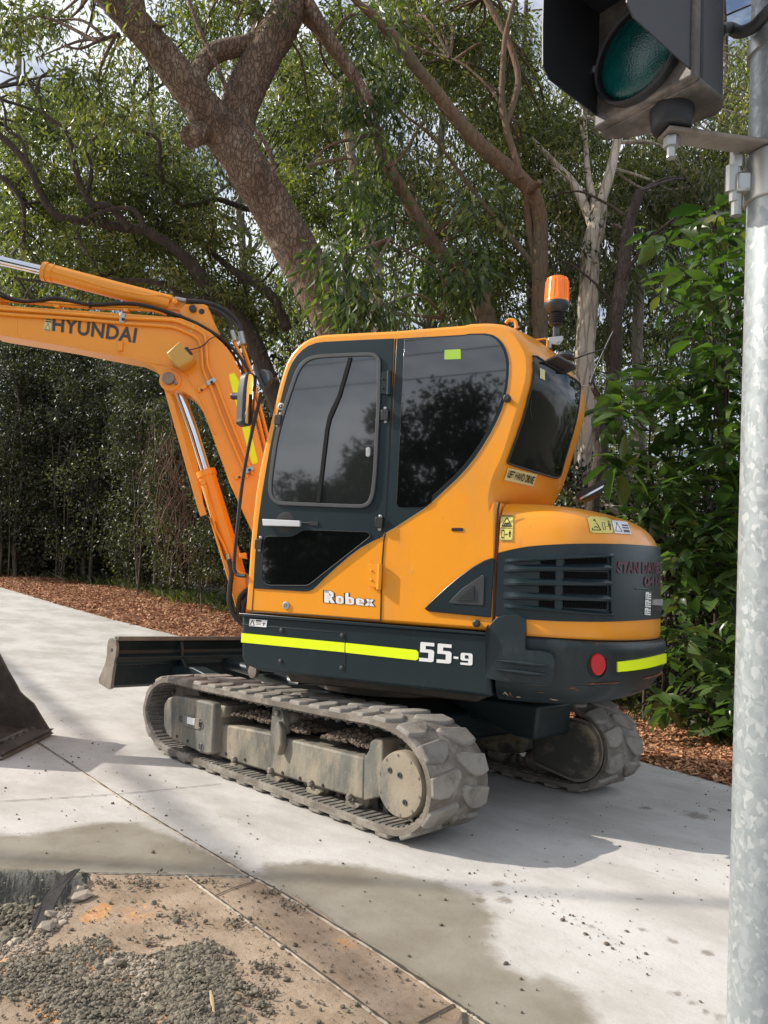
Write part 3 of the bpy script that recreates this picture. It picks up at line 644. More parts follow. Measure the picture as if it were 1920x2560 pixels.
m = MB().tube([top-HZ*zs1, top-HZ*(ze+.03)], .016, 10); m.box(top-HZ*(zs1+.03)+HX*-.006, (.02, .03, .05), (HX, HY, HZ)); m.build('stem', PLAST, be)
MB().slab(on(hs, c2(806,532, 900,520, 905,545, 880,580, 828,574, 826,600, 806,600), .60), HY*.012).build('bracket', ZINC, cab, bevel=.002)
MB().lathe(hs(c2(862,553)[0], .612), HY, [(.010, 0), (.010, .006)], 6).build('bracket', STEEL, cab)
MB().slab([on_rear(p, .002)[0] for p in c2(788,672, 915,745, 908,770, 895,748, 780,690)], (on_rear(c2(850,720)[0], 0)[1])*.07).build('work_lamp', PLAST, cab, bevel=.004)
MB().lathe(hs(c2(912,664)[0], .30), HZ, [(.045, .0), (.05, .012), (.04, .03), (.02, .034)], 16).build('aerial_base', PLAST, cab)
MB().tube(on(hs, c2(920,672, 970,668, 1060,635, 1150,610, 1185,600), .30), .0045, 6).build('aerial', RUB, cab)
MB().tube(on(hs, c2(1225,490, 1190,560, 1130,690, 1095,770), .16), .005, 6).build('aerial', RUB, cab)
MB().tube(on(hs, c2(1100,765, 1080,830), .16), .014, 8).build('aerial', RUB, cab)
MB().tube(on(hs, c2(975,770, 1010,840, 1100,850, 1085,830), .16), .006, 6).build('aerial_bracket', STEEL, cab)
MB().tube(on(hs, c2(810,600, 800,650, 775,672), .60), .007, 6).build('cable', RUB, cab)
# exhaust and hood scoop
ex = MB().slab(on(hs, c2(998,1560, 1165,1468, 1186,1466, 1140,1560, 1050,1600, 1005,1590), -.35), HY*.12).build('exhaust_tip', PLAST, EX, bevel=.006)
MB().slab(on(hs, c2(1010,1568, 1168,1484, 1158,1502, 1012,1582), -.225), HY*.006).build('exhaust_trim', CHROME, ex)
m = MB().tube([on_hood(p, .004)[0] for p in c3(1098,72, 1130,92, 1156,116)], [.004, .016, .003], 8); m.build('hood_latch', BUCK, hood)
# ---------- handrail and mirrors at the cab front
def fy(px, y): return on(hs, px, y)
MB().tube(cr(fy(c1(256,610, 240,690, 196,870, 150,1090, 118,1300, 97,1500, 80,1660, 70,1790, 74,1840, 94,1872, 150,1880), .93), 4, False), .011, 10).build('handrail', RUB, EX)
def mirror(px_case, px_glass, y, d):
    P = rc(fy(px_case, y), .02); mm = MB().slab(P, d); o = mm.build('mirror', PLAST, EX, bevel=.012, seg=3)
    return o
MIRR = M('mirror_glass', (.85, .86, .88), .02, 1, var=0)
mc0 = toH(hs(cM(980,1500)[0], .95)); mn_ = np.array([-1., .42, 0]); mn_ /= np.linalg.norm(mn_)
MN = W(*mn_)
def mp_(p, o=0): return pln(p, MN, MN@W(*mc0)+o)
mo = MB().slab(rc([mp_(p) for p in cM(985,1030, 1060,1045, 1110,1090, 1140,1150, 1110,1450, 1060,1960, 940,1975, 860,1900, 870,1840, 890,1420, 910,1240, 935,1090)], .03), -MN*.07).build('mirror', PLAST, EX, bevel=.014, seg=3)
MB().slab(rc([mp_(p, .003) for p in cM(985,1062, 1045,1090, 1060,1130, 1055,1500, 1015,1940, 900,1915, 930,1600, 945,1300)], .02), -MN*.004).build('mirror_glass', MIRR, mo)
MB().lathe(hs(cM(840,1460)[0], .90), (hs(cM(640,1450)[0], .90)-hs(cM(840,1460)[0], .90)), [(.022, -.01), (.024, .01), (.020, .035), (.022, .05), (.020, .06)], 10).build('mirror_knob', PLAST, mo)
mirror(cM(1160,975, 1300,990, 1365,1040, 1380,1180, 1290,1260, 1240,1320, 1145,1300), None, .90, HY*-.03)
MB().tube(fy(cM(1085,930, 1095,1010, 1130,1080, 1240,1330), .91), .012, 10).build('mirror_arm', PLAST, EX)
MB().tube(fy(cM(1370,1160, 1480,1155), .88), .008, 8).build('mirror_arm', PLAST, EX)
# ================================================================== BOOM
def bs_(px, l=.11): return on(bp, px, l)
LW = .10
bo = c5(-60,362, 60,378, 200,388, 430,402, 700,420, 960,440, 1040,448, 1130,484, 1210,530, 1280,590, 1340,664, 1385,760, 1420,880, 1450,980, 1490,1130, 1530,1290, 1570,1450, 1640,1700, 1700,1960, 1730,2090, 1660,2120, 1600,2060, 1530,1880, 1450,1680, 1330,1420, 1250,1205, 1195,1050, 1170,990, 1135,935, 1090,893, 1050,870, 1000,866, 960,858, 935,830, 925,785, 900,748, 860,718, 800,690, 620,656, 400,612, 200,578, 0,545, -60,534)
boom = MB().slab(bs_(bo, LW), BY*-2*LW).build('boom', BOOMO, EX, bevel=.008, seg=2)
# raised edge and weld seams on the side plate
MB().tube(bs_(c5(0,542, 200,575, 400,609, 620,653, 800,687, 880,705, 960,718, 1040,755, 1090,800, 1130,860, 1180,960, 1240,1120), LW), .010, 6).build('weld_seam', BOOMO, boom)
MB().tube(bs_(c5(92,385, 98,470, 94,560), LW), .004, 6).build('weld_seam', BOOMO, boom)
pc = c5(983,812)[0]
MB().lathe(bp(pc, LW-.004), BY, [(.075, 0), (.075, .018), (.070, .022), (.052, .022), (.052, .026)], 32).build('pin_boss', BOOMO, boom)
m = MB().lathe(bp(c5(978,806)[0], LW), BY, [(.043, 0), (.043, .05), (.040, .056), (.02, .058)], 24); m.build('boom_pin', WORN, boom)
MB().lathe(bp(c5(1018,830)[0], LW), BY, [(.012, 0), (.012, .045), (.006, .048)], 8).build('bolt', WORN, boom)
# bracket on top with the stick cylinder pin
MB().slab(bs_(c5(1030,400, 1060,372, 1120,368, 1175,368, 1196,378, 1212,410, 1232,470, 1262,530, 1290,600, 1230,560, 1150,500, 1050,446), .05), BY*-.10).build('cylinder_bracket', BOOMO, boom, bevel=.006)
MB().lathe(bp(c5(1162,412)[0], .052), BY, [(.020, 0), (.020, .002)], 16).build('pin_hole', BLACKV, boom)
MB().lathe(bp(c5(1112,398)[0], .055), BY, [(.026, 0), (.026, .02), (.02, .024)], 16).build('pin', PLAST, boom)
# stick cylinder
sc_ = MB().tube(bs_(c5(262,182, 640,282, 985,368), 0), [.062, .062, .060], 20).build('stick_cylinder', BOOMO, EX)
m = MB().tube(bs_(c5(252,180, 275,186), 0), .069, 20); m.tube(bs_(c5(285,189, 312,196), 0), .066, 20); m.build('gland', BOOMO, sc_)
MB().tube(bs_(c5(-160,84, 0,119, 256,178), 0), .034, 20).build('rod', CHROME, sc_)
m = MB().slab(bs_(c5(965,330, 1030,355, 1100,375, 1130,385, 1132,410, 1110,420, 1060,412, 960,400), .035), BY*-.07); m.build('rod_eye', BOOMO, sc_, bevel=.008)
MB().tube(bs_(c5(300,180, 620,275, 850,320, 930,318, 1010,340), .055), .010, 8).build('pipe', BOOMO, sc_)
MB().tube(bs_(c5(1010,338, 1072,350), .06), .016, 10).build('fitting', ZINC, sc_)
MB().lathe(bp(c5(1012,360)[0], .06), BY, [(.018, 0), (.018, .03), (.009, .034)], 10).build('fitting', BOOMO, sc_)
# steel pipes on the boom side and top
def pipe(px, l, r=.011, mat=BOOMO, name='hydraulic_pipe', par=boom, s=4): MB().tube(cr(bs_(px, l), s, False), r, 8).build(name, mat, par)
pipe(c5(-60,393, 90,402, 400,424, 700,447, 930,458, 1010,466, 1080,492, 1150,526, 1182,560, 1190,640, 1196,720, 1222,780, 1248,832, 1320,1020, 1400,1220, 1456,1350), LW+.016)
pipe(c5(-60,418, 90,432, 400,452, 700,478, 930,494, 1000,502, 1060,526, 1120,556, 1150,590, 1162,650, 1168,740, 1196,810, 1220,860, 1290,1050, 1370,1240, 1426,1370), LW+.016)
pipe(c5(-60,345, 150,358, 300,372, 520,388, 740,398, 880,406, 960,430), .04, .013)
pipe(c5(-60,338, 200,356, 420,372, 640,384, 800,392), -.02, .013)
pipe(c5(1346,580, 1390,680, 1420,760, 1452,880, 1500,1080, 1560,1330), .04, .013); pipe(c5(1394,602, 1425,690, 1452,780, 1490,930, 1530,1090, 1590,1330), -.01, .013)
# hoses
def hose(px, l, r=.011): pipe(px, l, r, RUB, 'hose')
hose(c5(-60,288, 0,302, 60,334, 140,352, 220,346, 320,332, 420,352, 520,370, 660,364, 760,364, 870,382, 1000,424, 1130,478, 1250,548, 1330,612, 1400,700, 1440,775, 1465,860), .075)
hose(c5(-60,300, 40,338, 140,358, 240,352, 330,342, 430,360, 540,376, 680,372, 790,374, 900,398, 1010,440, 1140,494, 1262,566, 1322,630, 1380,720, 1410,800, 1440,900), .055, .009)
hose(c5(1070,350, 1150,355, 1220,370, 1290,400, 1340,440, 1375,490, 1386,532), .03, .017)
hose(c5(1205,388, 1260,412, 1300,440, 1326,480, 1340,524), .06, .014)
hose(c5(1212,418, 1240,422, 1270,440), .02, .010)
pipe(c5(1338,522, 1354,580), .06, .017, ZINC, 'fitting', s=1); pipe(c5(1386,530, 1402,600), .03, .021, ZINC, 'fitting', s=1)
hose(c5(1250,552, 1210,570, 1180,600, 1140,622, 1092,632), .13, .004)
for q in c5(1278,548, 520,372): MB().lathe(bp(q, .066), BX, [(.026, -.006), (.026, .006)], 10).build('cable_tie', RUB, boom)
# clamps
def clamp(px, px2=None):
    m = MB().slab(bs_(px, LW+.005), BY*.030); m.build('pipe_clamp', ZINC, boom, bevel=.003)
    c_ = np.mean([np.array(p) for p in px], 0); MB().lathe(bp(c_, LW+.034), BY, [(.011, 0), (.011, .007), (.005, .009)], 8).build('bolt', BLACKV, boom)
    if px2:
        MB().slab(bs_(px2, LW), BY*.016).build('clamp_strap', BOOMO, boom, bevel=.002)
        q = np.array(px2[0])*.2+np.array(px2[3])*.05+np.array(px2[1])*.15+np.array(px2[2])*.6; MB().lathe(bp(q, LW+.016), BY, [(.009, 0), (.009, .006)], 8).build('bolt', PLAST, boom)
clamp(c5(696,432, 726,430, 722,484, 692,484))
clamp(c5(1190,818, 1240,796, 1250,820, 1200,846), c5(1190,822, 1198,848, 1146,882, 1136,858))
clamp(c5(1412,1322, 1456,1302, 1466,1328, 1420,1352), c5(1412,1326, 1420,1352, 1360,1384, 1350,1358))
MB().slab(bs_(c5(684,590, 712,586, 708,640, 680,642), LW), BY*.02).build('small_bracket', BOOMO, boom, bevel=.002)
for q in c5(325,380, 722,402): MB().slab(bs_([(q[0]-6, q[1]-4), (q[0]+6, q[1]-3), (q[0]+6, q[1]+4), (q[0]-6, q[1]+3)], .09), BY*-.05).build('small_bracket', BOOMO, boom)
# lettering
qH = c5(300,524, 778,594, 792,508, 304,440)
text_mesh('HYUNDAI', 'lettering', GREYV, warp=bil(lambda p: bp(p, LW+.003), qH), parent=boom, bold=.028, spacing=1.06, **TQ)
decal(lambda p, o: bp(p, LW+o), c5(252,520, 292,526, 302,436, 262,430), CREAMV, [tri(.1, .06, .8, .42), ('r', (.08, .55, .95, .62)), ('r', (.08, .68, .95, .75)), ('r', (.08, .82, .95, .90))], boom, .003)
glyphs([[(.1, .5), (.9, .5), (.9, 1), (.1, 1)], [(.1, 0), (.9, 0), (.9, .3), (.1, .3)]], bil(lambda p: bp(p, LW+.002), c5(1090,528, 1108,532, 1122,490, 1104,488)), 'marking', CREAMV, boom)
MB().slab(rc(bs_(c5(1318,774, 1350,764, 1376,812, 1484,1270, 1484,1284, 1454,1294, 1440,1260, 1322,800), LW+.001), .012), BY*.002).build('reflective_strip', NEON, boom)
# work light housing: folded open box
wl = on(bp, c5(955,652, 1032,582, 1110,664, 1108,690, 1032,736, 1020,728), LW+.13)
WLM = M('aged_yellow_paint', (.55, .33, .07), .4, var=.1)
lg = MB().slab(wl, BY*-.12); lb = lg.build('work_light', WLM, boom, bevel=.01)
MB().slab(bs_(c5(1062,622, 1080,614, 1112,656, 1108,664, 1096,660), LW+.132), BY*.002).build('lamp_opening', BLACKV, boom)
# boom cylinder, rod and guard
bc_ = MB().tube([bp(p, 0) for p in c9(1382,1030, 1480,1350, 1560,1610, 1620,1800)], [.062, .062, .062, .05], 20).build('boom_cylinder', BOOMO, EX)
MB().tube([bp(p, 0) for p in c9(1376,1008, 1388,1046)], .069, 20).build('gland', BOOMO, bc_)
MB().tube([bp(p, 0) for p in c9(1200,480, 1300,760, 1382,1030)], .036, 20).build('rod', CHROME, bc_)
MB().slab([bp(p, .085) for p in c9(1095,455, 1130,468, 1165,560, 1380,1300, 1340,1314, 1318,1245)], BY*-.02).build('rod_guard', BOOMO, bc_, bevel=.003)
MB().slab([bp(p, -.07) for p in c9(1112,470, 1245,498, 1330,1010, 1360,1240)], BY*-.01).build('rod_guard', BOOMO, bc_)
MB().tube([bp(p, .075) for p in c9(1358,1094, 1374,1110, 1400,1230, 1440,1400, 1490,1490, 1520,1560)], .010, 8).build('pipe', BOOMO, bc_)
MB().lathe(bp(c9(1360,1092)[0], .05), BY, [(.022, 0), (.022, .03), (.016, .036)], 12).build('fitting', BOOMO, bc_)
MB().tube([bp(p, .08) for p in c9(1522,1562, 1530,1610)], .017, 10).build('fitting', ZINC, bc_)
sp = MB().slab([bp(p, .10) for p in c9(1395,1310, 1440,1420, 1500,1600, 1560,1640, 1640,1700, 1660,1960, 1650,2010, 1600,1990, 1570,1900, 1530,1760)], BY*-.20).build('swing_post', BOOMO, EX, bevel=.01)
MB().slab([bp(p, .13) for p in c9(1600,1560, 1645,1556, 1650,1600, 1600,1590)], BY*-.05).build('small_bracket', BOOMO, sp, bevel=.003)
MB().lathe(bp(c9(1640,1850)[0], .12), BY, [(.03, 0), (.03, .02)], 12).build('pin', PLAST, sp)
MB().box(W(.66, -.05, .78), (.50, .42, .26), (HX, HY, HZ)).build('swing_bracket', TEAL, EX, bevel=.03)
for pts, r_ in ((c9(1530,1600, 1548,1690, 1538,1790, 1536,1890, 1575,1985, 1659,2060), .017), (c9(1659,1800, 1610,1850, 1595,1920, 1605,2010, 1650,2060), .016), (c9(1680,1830, 1640,1880, 1625,1960, 1640,2030, 1700,2090), .016)):
    P = cr([bp(p, .16) for p in pts], 8, False); R_ = [r_*(1+.12*(i % 2)) for i in range(len(P))]
    MB().tube(P, R_, 10).build('spiral_wrapped_hose', RUB, EX)
# stick and bucket (mostly beyond the left edge of the picture)
def BP(f, z, l=0): return B0+BX*f+BY*l+HZ*z
MB().slab([BP(1.9, 3.02, .10), BP(2.25, 2.98, .10), BP(2.45, 2.86, .10), BP(2.30, 2.62, .10), BP(1.9, 2.80, .10)], BY*-.2).build('boom_tip', BOOMO, EX, bevel=.01)
MB().tube([bp(c5(-160,84)[0], 0), BP(2.36, 3.2, 0)], .034, 12).build('rod', CHROME, sc_)
tipP = gz(cV(110, 1582)[0], .02)
# bucket: side plates traced, shell between them, bolted cutting edge
bl_ = BY@(tipP-B0); wid = .80
prof_b = [toH(p) for p in [pln(q, BY, BY@B0+bl_) for q in c8(302,1246, 200,1085, 128,1020, 60,905, 0,790, -90,640, -180,560, -300,640, -400,900, -380,1150, -260,1330, -80,1400)]]
Pb = [pln(q, BY, BY@B0+bl_) for q in c8(306,1250, 250,1160, 205,1085, 150,1040, 125,1015, 90,950, 60,900, 0,785, -60,680, -150,600)]
fw = [((BX@(p-B0)), p[2]) for p in Pb]
tip = fw[0]; top = fw[-1]
bk = [fw[0]]+fw[1:]+[(top[0]+.10, top[1]+.06), (top[0]+.32, top[1]+.0), (top[0]+.50, top[1]-.25), (top[0]+.52, top[1]-.45), (tip[0]+.42, .06), (tip[0]+.25, .02)]
bu_ = MB().slab([BP(f, max(z, .015), bl_) for f, z in bk], BY*.025); bucket = bu_.build('bucket', BUCK, EX, bevel=.004)
MB().slab([BP(f, max(z, .015), bl_+wid) for f, z in bk], BY*-.025).build('side_plate', BUCK, bucket, bevel=.004)
n0 = len(fw)-1; shell = bk[n0:]+[bk[0]]
for (a, b) in zip(shell[:-1], shell[1:]):
    MB().slab([BP(a[0], max(a[1], .015), bl_+.01), BP(b[0], max(b[1], .015), bl_+.01), BP(b[0]-.02, max(b[1], .015)+.02, bl_+.01), BP(a[0]-.02, a[1]+.02, bl_+.01)], BY*(wid-.02)).build('shell_plate', BUCK, bucket)
bx_, bz_ = top[0]+.30, top[1]+.02          # hinge on top of the bucket
BL0 = bl_+wid/2
for l_ in (-.13, .10): MB().slab([BP(bx_-.16, bz_-.06, BL0+l_), BP(bx_-.10, bz_+.16, BL0+l_), BP(bx_+.02, bz_+.20, BL0+l_), BP(bx_+.22, bz_-.10, BL0+l_)], BY*.03).build('bucket_ear', BUCK, bucket, bevel=.006)
MB().slab([BP(2.20, 3.22, .09), BP(2.42, 3.24, .09), BP(2.58, 2.98, .09), BP(2.52, 2.6, .09), BP(bx_+.16, bz_+.30, BL0+.09), BP(bx_+.03, bz_+.05, BL0+.09), BP(bx_-.07, bz_+.08, BL0+.09), BP(2.26, 2.66, .09), BP(2.18, 2.9, .09)], BY*-.18).build('stick', BOOMO, EX, bevel=.01)
bcy = MB().tube([BP(2.70, 2.75), BP((2.70+bx_+.34)/2, 2.0, BL0/2)], .05, 16).build('bucket_cylinder', BOOMO, EX); MB().tube([BP((2.70+bx_+.34)/2, 2.0, BL0/2), BP(bx_+.26, bz_+.42, BL0)], .028, 14).build('rod', CHROME, bcy)
MB().slab([BP(2.5, 2.7, .03), BP(2.74, 2.8, .03), BP(2.74, 2.68, .03), BP(2.5, 2.5, .03)], BY*-.06).build('bracket', BOOMO, bcy)
MB().slab([BP(bx_+.30, bz_+.46, BL0+.05), BP(bx_+.12, bz_+.12, BL0+.05), BP(bx_+.04, bz_+.10, BL0+.05), BP(bx_+.22, bz_+.46, BL0+.05)], BY*-.10).build('bucket_link', WORN, EX, bevel=.006)
MB().tube([BP(bx_, bz_+.10, BL0-.16), BP(bx_, bz_+.10, BL0+.16)], .03, 14).build('bucket_pin', WORN, bucket)
# cutting edge
ce = MB().slab([BP(tip[0]-.015, .012, bl_-.01), BP(tip[0]+.17, .012, bl_-.01), BP(tip[0]+.17, .045, bl_-.01), BP(tip[0]+.02, .038, bl_-.01)], BY*(wid+.02)); ce.build('cutting_edge', WORN, bucket, bevel=.003)
for k in range(7): MB().lathe(BP(tip[0]+.10, .044, bl_+.07+k*.115), HZ, [(.026, 0), (.022, .014), (.012, .02)], 6).build('edge_bolt', BUCK, bucket)

# ================================================================== TRACKS
def loop(y, pts):  # closed outline of the belt in the x,z plane
    return pts
outl = [(1.318, .245), (1.312, .31), (1.285, .375), (1.235, .43), (1.16, .475), (1.07, .503), (.95, .513), (.76, .512), (.5, .514), (.217, .518), (-.05, .522), (-.312, .528), (-.52, .533), (-.74, .540), (-.86, .545), (-.964, .540), (-1.06, .523), (-1.14, .493), (-1.215, .44), (-1.265, .38), (-1.292, .31), (-1.297, .24), (-1.28, .165), (-1.235, .10), (-1.17, .05), (-1.09, .018), (-.98, .006), (-.8, .004), (-.5, .004), (0, .004), (.4, .004), (.8, .006), (.98, .012), (1.08, .03), (1.16, .06), (1.235, .11), (1.29, .175)]
oo = cr([(a, b) for a, b in outl], 5)
def arc_resample(P, n):
    P = [np.array(p) for p in P]; P2 = P+[P[0]]; s = [0]
    for a, b in zip(P2[:-1], P2[1:]): s.append(s[-1]+np.linalg.norm(b-a))
    s = np.array(s); A = np.array(P2); u = np.linspace(0, s[-1], n, endpoint=False)
    return np.stack([np.interp(u, s, A[:, 0]), np.interp(u, s, A[:, 1])], 1), s[-1]
NB = 216
LP, LEN = arc_resample(oo, NB)
TN = np.array([LP[(i+1) % NB]-LP[i-1] for i in range(NB)]); TN /= np.linalg.norm(TN, axis=1)[:, None]
NRM = np.stack([TN[:, 1], -TN[:, 0]], 1)
if NRM[0]@np.array([1, 0]) < 0: NRM = -NRM
LUGH = .018
def belt_pt(u, off, y):
    u = u % NB; i = int(u); t = u-i; j = (i+1) % NB
    p = LP[i]*(1-t)+LP[j]*t; n = NRM[i]*(1-t)+NRM[j]*t; n = n/np.linalg.norm(n); q = p+n*off; return np.array([q[0], y, q[1]])
def make_track(y0, y1, sgn):
    "y0 outer edge, y1 inner edge"
    w_ = y1-y0; m = MB()
    prof_ = [(0.0, -LUGH-.004), (0.0, -LUGH-.030), (.03, -LUGH-.036), (.97, -LUGH-.036), (1., -LUGH-.030), (1., -LUGH-.004), (.97, -LUGH), (.03, -LUGH)]
    V = []; k = len(prof_)
    for i in range(NB):
        for v, off in prof_: V.append(belt_pt(i, off, y0+w_*v))
    Fs = [(i*k+j, ((i+1) % NB)*k+j, ((i+1) % NB)*k+(j+1) % k, i*k+(j+1) % k) for i in range(NB) for j in range(k)]
    m.add(V, Fs); tr = m.build('track', RUBT, EX, ang=50)
    # tread lugs: two staggered rows of swept blocks
    nl = 36; step = NB/nl; per = LEN/NB
    ml = MB()
    for side_ in (0, 1):
        for q in range(nl):
            uc = (q+.5*side_)*step+.3*side_
            def P_(v, du, off):
                yy = y0+w_*(v if side_ == 0 else 1-v)
                return belt_pt(uc+du/per, off, yy)
            # outline in (v, du): broad foot at the edge, narrowing and swept toward the middle
            ol = [(.0, -.050), (.0, .042), (.12, .058), (.26, .056), (.38, .022), (.49, -.030), (.50, -.062), (.44, -.078), (.34, -.072), (.16, -.060)]
            n = len(ol)
            bot = [P_(v, d_, -LUGH-.003) for v, d_ in ol]; topp = [P_(v*.97+.006 if v < .3 else v*.97, d_*.88, .0+rnd.uniform(-.004, .001)) for v, d_ in ol]
            ml.add(bot+topp, [tuple(range(n, 2*n))]+[(i, (i+1) % n, (i+1) % n+n, i+n) for i in range(n)])
    ml.build('tread_lugs', LUGR, tr, bevel=.008, seg=3)
    # ribs and guide lugs on the inside of the belt
    mi = MB()
    nr_ = 132; sr = NB/nr_
    for q in range(nr_):
        for va, vb in ((.04, .36), (.64, .96)):
            V = [belt_pt(q*sr+d_/per, o_, y0+w_*v) for v in (va, vb) for d_ in (-.013, .013) for o_ in (-LUGH-.035, -LUGH-.042)]
            mi.add(V, [(0, 1, 3, 2), (4, 6, 7, 5), (0, 4, 5, 1), (2, 3, 7, 6), (1, 5, 7, 3)])
        if q % 2 == 0:
            for v in (.40, .56):
                V = [belt_pt(q*sr+d_*s_/per, o_, y0+w_*vv) for vv in (v, v+.05) for d_ in (-.02, .02) for o_, s_ in ((-LUGH-.035, 1), (-LUGH-.085, .5))]
                mi.add(V, [(0, 1, 3, 2), (4, 6, 7, 5), (0, 4, 5, 1), (2, 3, 7, 6), (1, 5, 7, 3)])
    mi.build('inner_ribs', RUBI, tr, flat=True)
    return tr
near = make_track(.96, .56, 1); far = make_track(-.96, -.56, -1)
# ---- track frame, near side, traced on its own planes
def fr(px, y, th, name, mat, par, bev=.006, r=0):
    P = on(ty, px, y); P = rc(P, r) if r else P
    return MB().slab(P, np.array([0, -th, 0.])).build(name, mat, par, bevel=bev)
cover = c4(300,345, 303,318, 318,294, 345,286, 420,298, 486,312, 500,318, 502,345, 496,520, 470,522, 445,516, 420,500, 380,484, 336,464, 312,440, 300,405)
ic = fr(cover, .945, .30, 'idler_cover', MUDTEAL, near, .014)
fr(c4(500,330, 520,322, 548,328, 540,372, 505,382), .90, .26, 'cover_flange', MUDTEAL, near, .01)
body = c4(498,392, 735,436, 775,452, 1100,532, 1098,704, 1080,700, 900,648, 735,596, 600,556, 500,522)
fr(body, .885, .20, 'track_frame', MUDTEAL, near, .012)
m = MB().slab([ty(p, .884) for p in c4(498,398, 1100,536, 1104,470, 500,352)], np.array([0, -.02, 0]))
# end plate near the drive motor
fr(c4(1100,535, 1118,505, 1125,470, 1145,456, 1175,460, 1175,690, 1098,706), .885, .16, 'end_plate', MUDTEAL, near, .008)
fr(c4(725,440, 735,330, 745,322, 770,330, 778,370, 782,400, 780,440, 772,444), .895, .05, 'carrier_bracket', MUDTEAL, near, .006)
MB().slab(on(ty, c4(752,385, 768,420, 770,480, 756,528, 742,500, 732,440), .93), np.array([0, -.045, 0])).build('carrier_bracket', MUDTEAL, near, bevel=.01)
for q in c4(757,356): MB().lathe(ty(q, .90), (0, 1, 0), [(.016, 0), (.016, .012), (.008, .016)], 8).build('bolt', WORN, near)
# small hatch with label on the idler cover
MB().slab(rc(on(ty, c4(380,362, 448,378, 446,422, 378,402), .947), .006), np.array([0, .006, 0])).build('hatch', MUDTEAL, near, bevel=.002)
MB().slab(on(ty, c4(396,370, 426,377, 424,404, 395,397), .954), np.array([0, .001, 0])).build('label', WHITE, near)
for q in c4(371,377, 448,402, 448,490): 
    c_ = ty(q, .952); MB().tube([c_+np.array([.016*cos(a), 0, .02*sin(a)]) for a in np.linspace(0, 2*pi, 13)], .003, 5, cap=False).build('shackle', PLAST, near)
for q in c4(551,517, 626,541, 776,594, 846,615, 937,644, 398,466, 355,448): MB().lathe(ty(q, .886 if q[0] > 530 else .946), (0, 1, 0), [(.009, 0), (.009, .004)], 10).build('bolt_hole', BLACKV, near)
def rollers(yc, par, pxs=None, xs=None):
    for k_, x in enumerate(xs):
        m = MB(); m.lathe((x, yc-.11, .115), (0, 1, 0), [(.03, 0), (.055, .01), (.075, .03), (.075, .08), (.05, .09), (.05, .13), (.075, .14), (.075, .19), (.055, .21), (.03, .22)], 24); m.build('bottom_roller', WORN, par)
xs_r = [ty(q, .90)[0] for q in c4(480,510, 590,550, 735,590, 890,640, 1045,695)]
rollers(.76, near, xs=xs_r); rollers(-.76, far, xs=xs_r)
for q in c4(585,540, 730,585, 890,636, 1045,690):
    MB().lathe(ty(q, .888), (0, 1, 0), [(.020, 0), (.020, .012), (.013, .02)], 6).build('roller_bolt', WORN, near)
    MB().slab(rc([ty((q[0]-13, q[1]+8), .888), ty((q[0]+13, q[1]+14), .888), ty((q[0]+24, q[1]+22), .888), ty((q[0]+14, q[1]+30), .888), ty((q[0]-12, q[1]+22), .888)], .01), np.array([0, -.10, 0])).build('roller_mount', MUDTEAL, near, bevel=.004)
for yc, par in ((.76, near), (-.76, far)):
    cx_ = ty(c4(820,372)[0], .80)
    MB().lathe((cx_[0], yc-.08, .395), (0, 1, 0), [(.03, 0), (.05, .0), (.05, .03), (.035, .04), (.035, .11), (.05, .12), (.05, .15), (.04, .17)], 20).build('carrier_roller', WORN, par)
    MB().lathe((.985, yc-.06, .27), (0, 1, 0), [(.05, 0), (.15, .0), (.19, .01), (.19, .04), (.165, .05), (.165, .08), (.19, .09), (.19, .12), (.05, .13)], 40).build('idler_wheel', WORN, par)
# sprocket and drive motor
mc = ty(c4(1240,642)[0], .925)
MB().lathe((mc[0], .78, mc[2]), (0, 1, 0), [(.10, 0), (.150, 0), (.150, .12), (.146, .136), (.140, .144), (.06, .147), (.05, .145)], 48).build('drive_motor_cover', MUDTEAL, near, ang=30)
for k in range(10):
    a = 2*pi*k/10+.2; MB().lathe((mc[0]+.130*cos(a), .923, mc[2]+.130*sin(a)), (0, 1, 0), [(.007, 0), (.007, .004)], 6).build('bolt', WORN, near)
for a, r_ in ((2.4, .08), (1.5, .045), (5.3, .08)): MB().lathe((mc[0]-r_*cos(a), .926, mc[2]+r_*sin(a)), (0, 1, 0), [(.013, 0), (.013, .005), (.006, .005), (.006, .002)], 8).build('plug', PLAST, near)
def sprocket(yc, par):
    m = MB(); pr_ = []; nt_ = 19
    for k in range(nt_*4):
        a = 2*pi*k/(nt_*4); r = .205 if k % 4 in (0, 1) else .178; pr_.append(np.array([mc[0]+r*cos(a), yc, mc[2]+r*sin(a)]))
    m.slab(pr_, np.array([0, -.035, 0])); m.build('sprocket', WORN, par, bevel=.004)
sprocket(.78, near); sprocket(-.74, far)
# far side frame and motor housing seen under the counterweight
MB().slab([np.array([x, -.60, z]) for x, z in ((1.0, .12), (1.05, .3), (1.0, .40), (-.62, .44), (-.66, .16), (-.5, .13))], np.array([0, -.26, 0])).build('track_frame', MUDM, far, bevel=.012)
fp = [pln(q, (0, 1, 0), -.50) for q in cF(725,250, 1040,248, 1130,290, 1190,380, 1215,480, 1200,590, 1150,670, 1080,706, 1000,700, 900,655, 760,590, 705,560, 700,300)]
MB().slab(rc(fp, .03), np.array([0, -.20, 0])).build('motor_housing', MUDM, far, bevel=.025, seg=3)
MB().slab([q+np.array([0, -.02, 0]) for q in rc([pln(q, (0, 1, 0), -.50) for q in cF(705,235, 1050,232, 1150,275, 1212,370, 1238,480, 1222,600, 1165,690, 1080,728, 990,715, 690,580)], .03)], np.array([0, -.01, 0])).build('housing_flange', WORN, far)
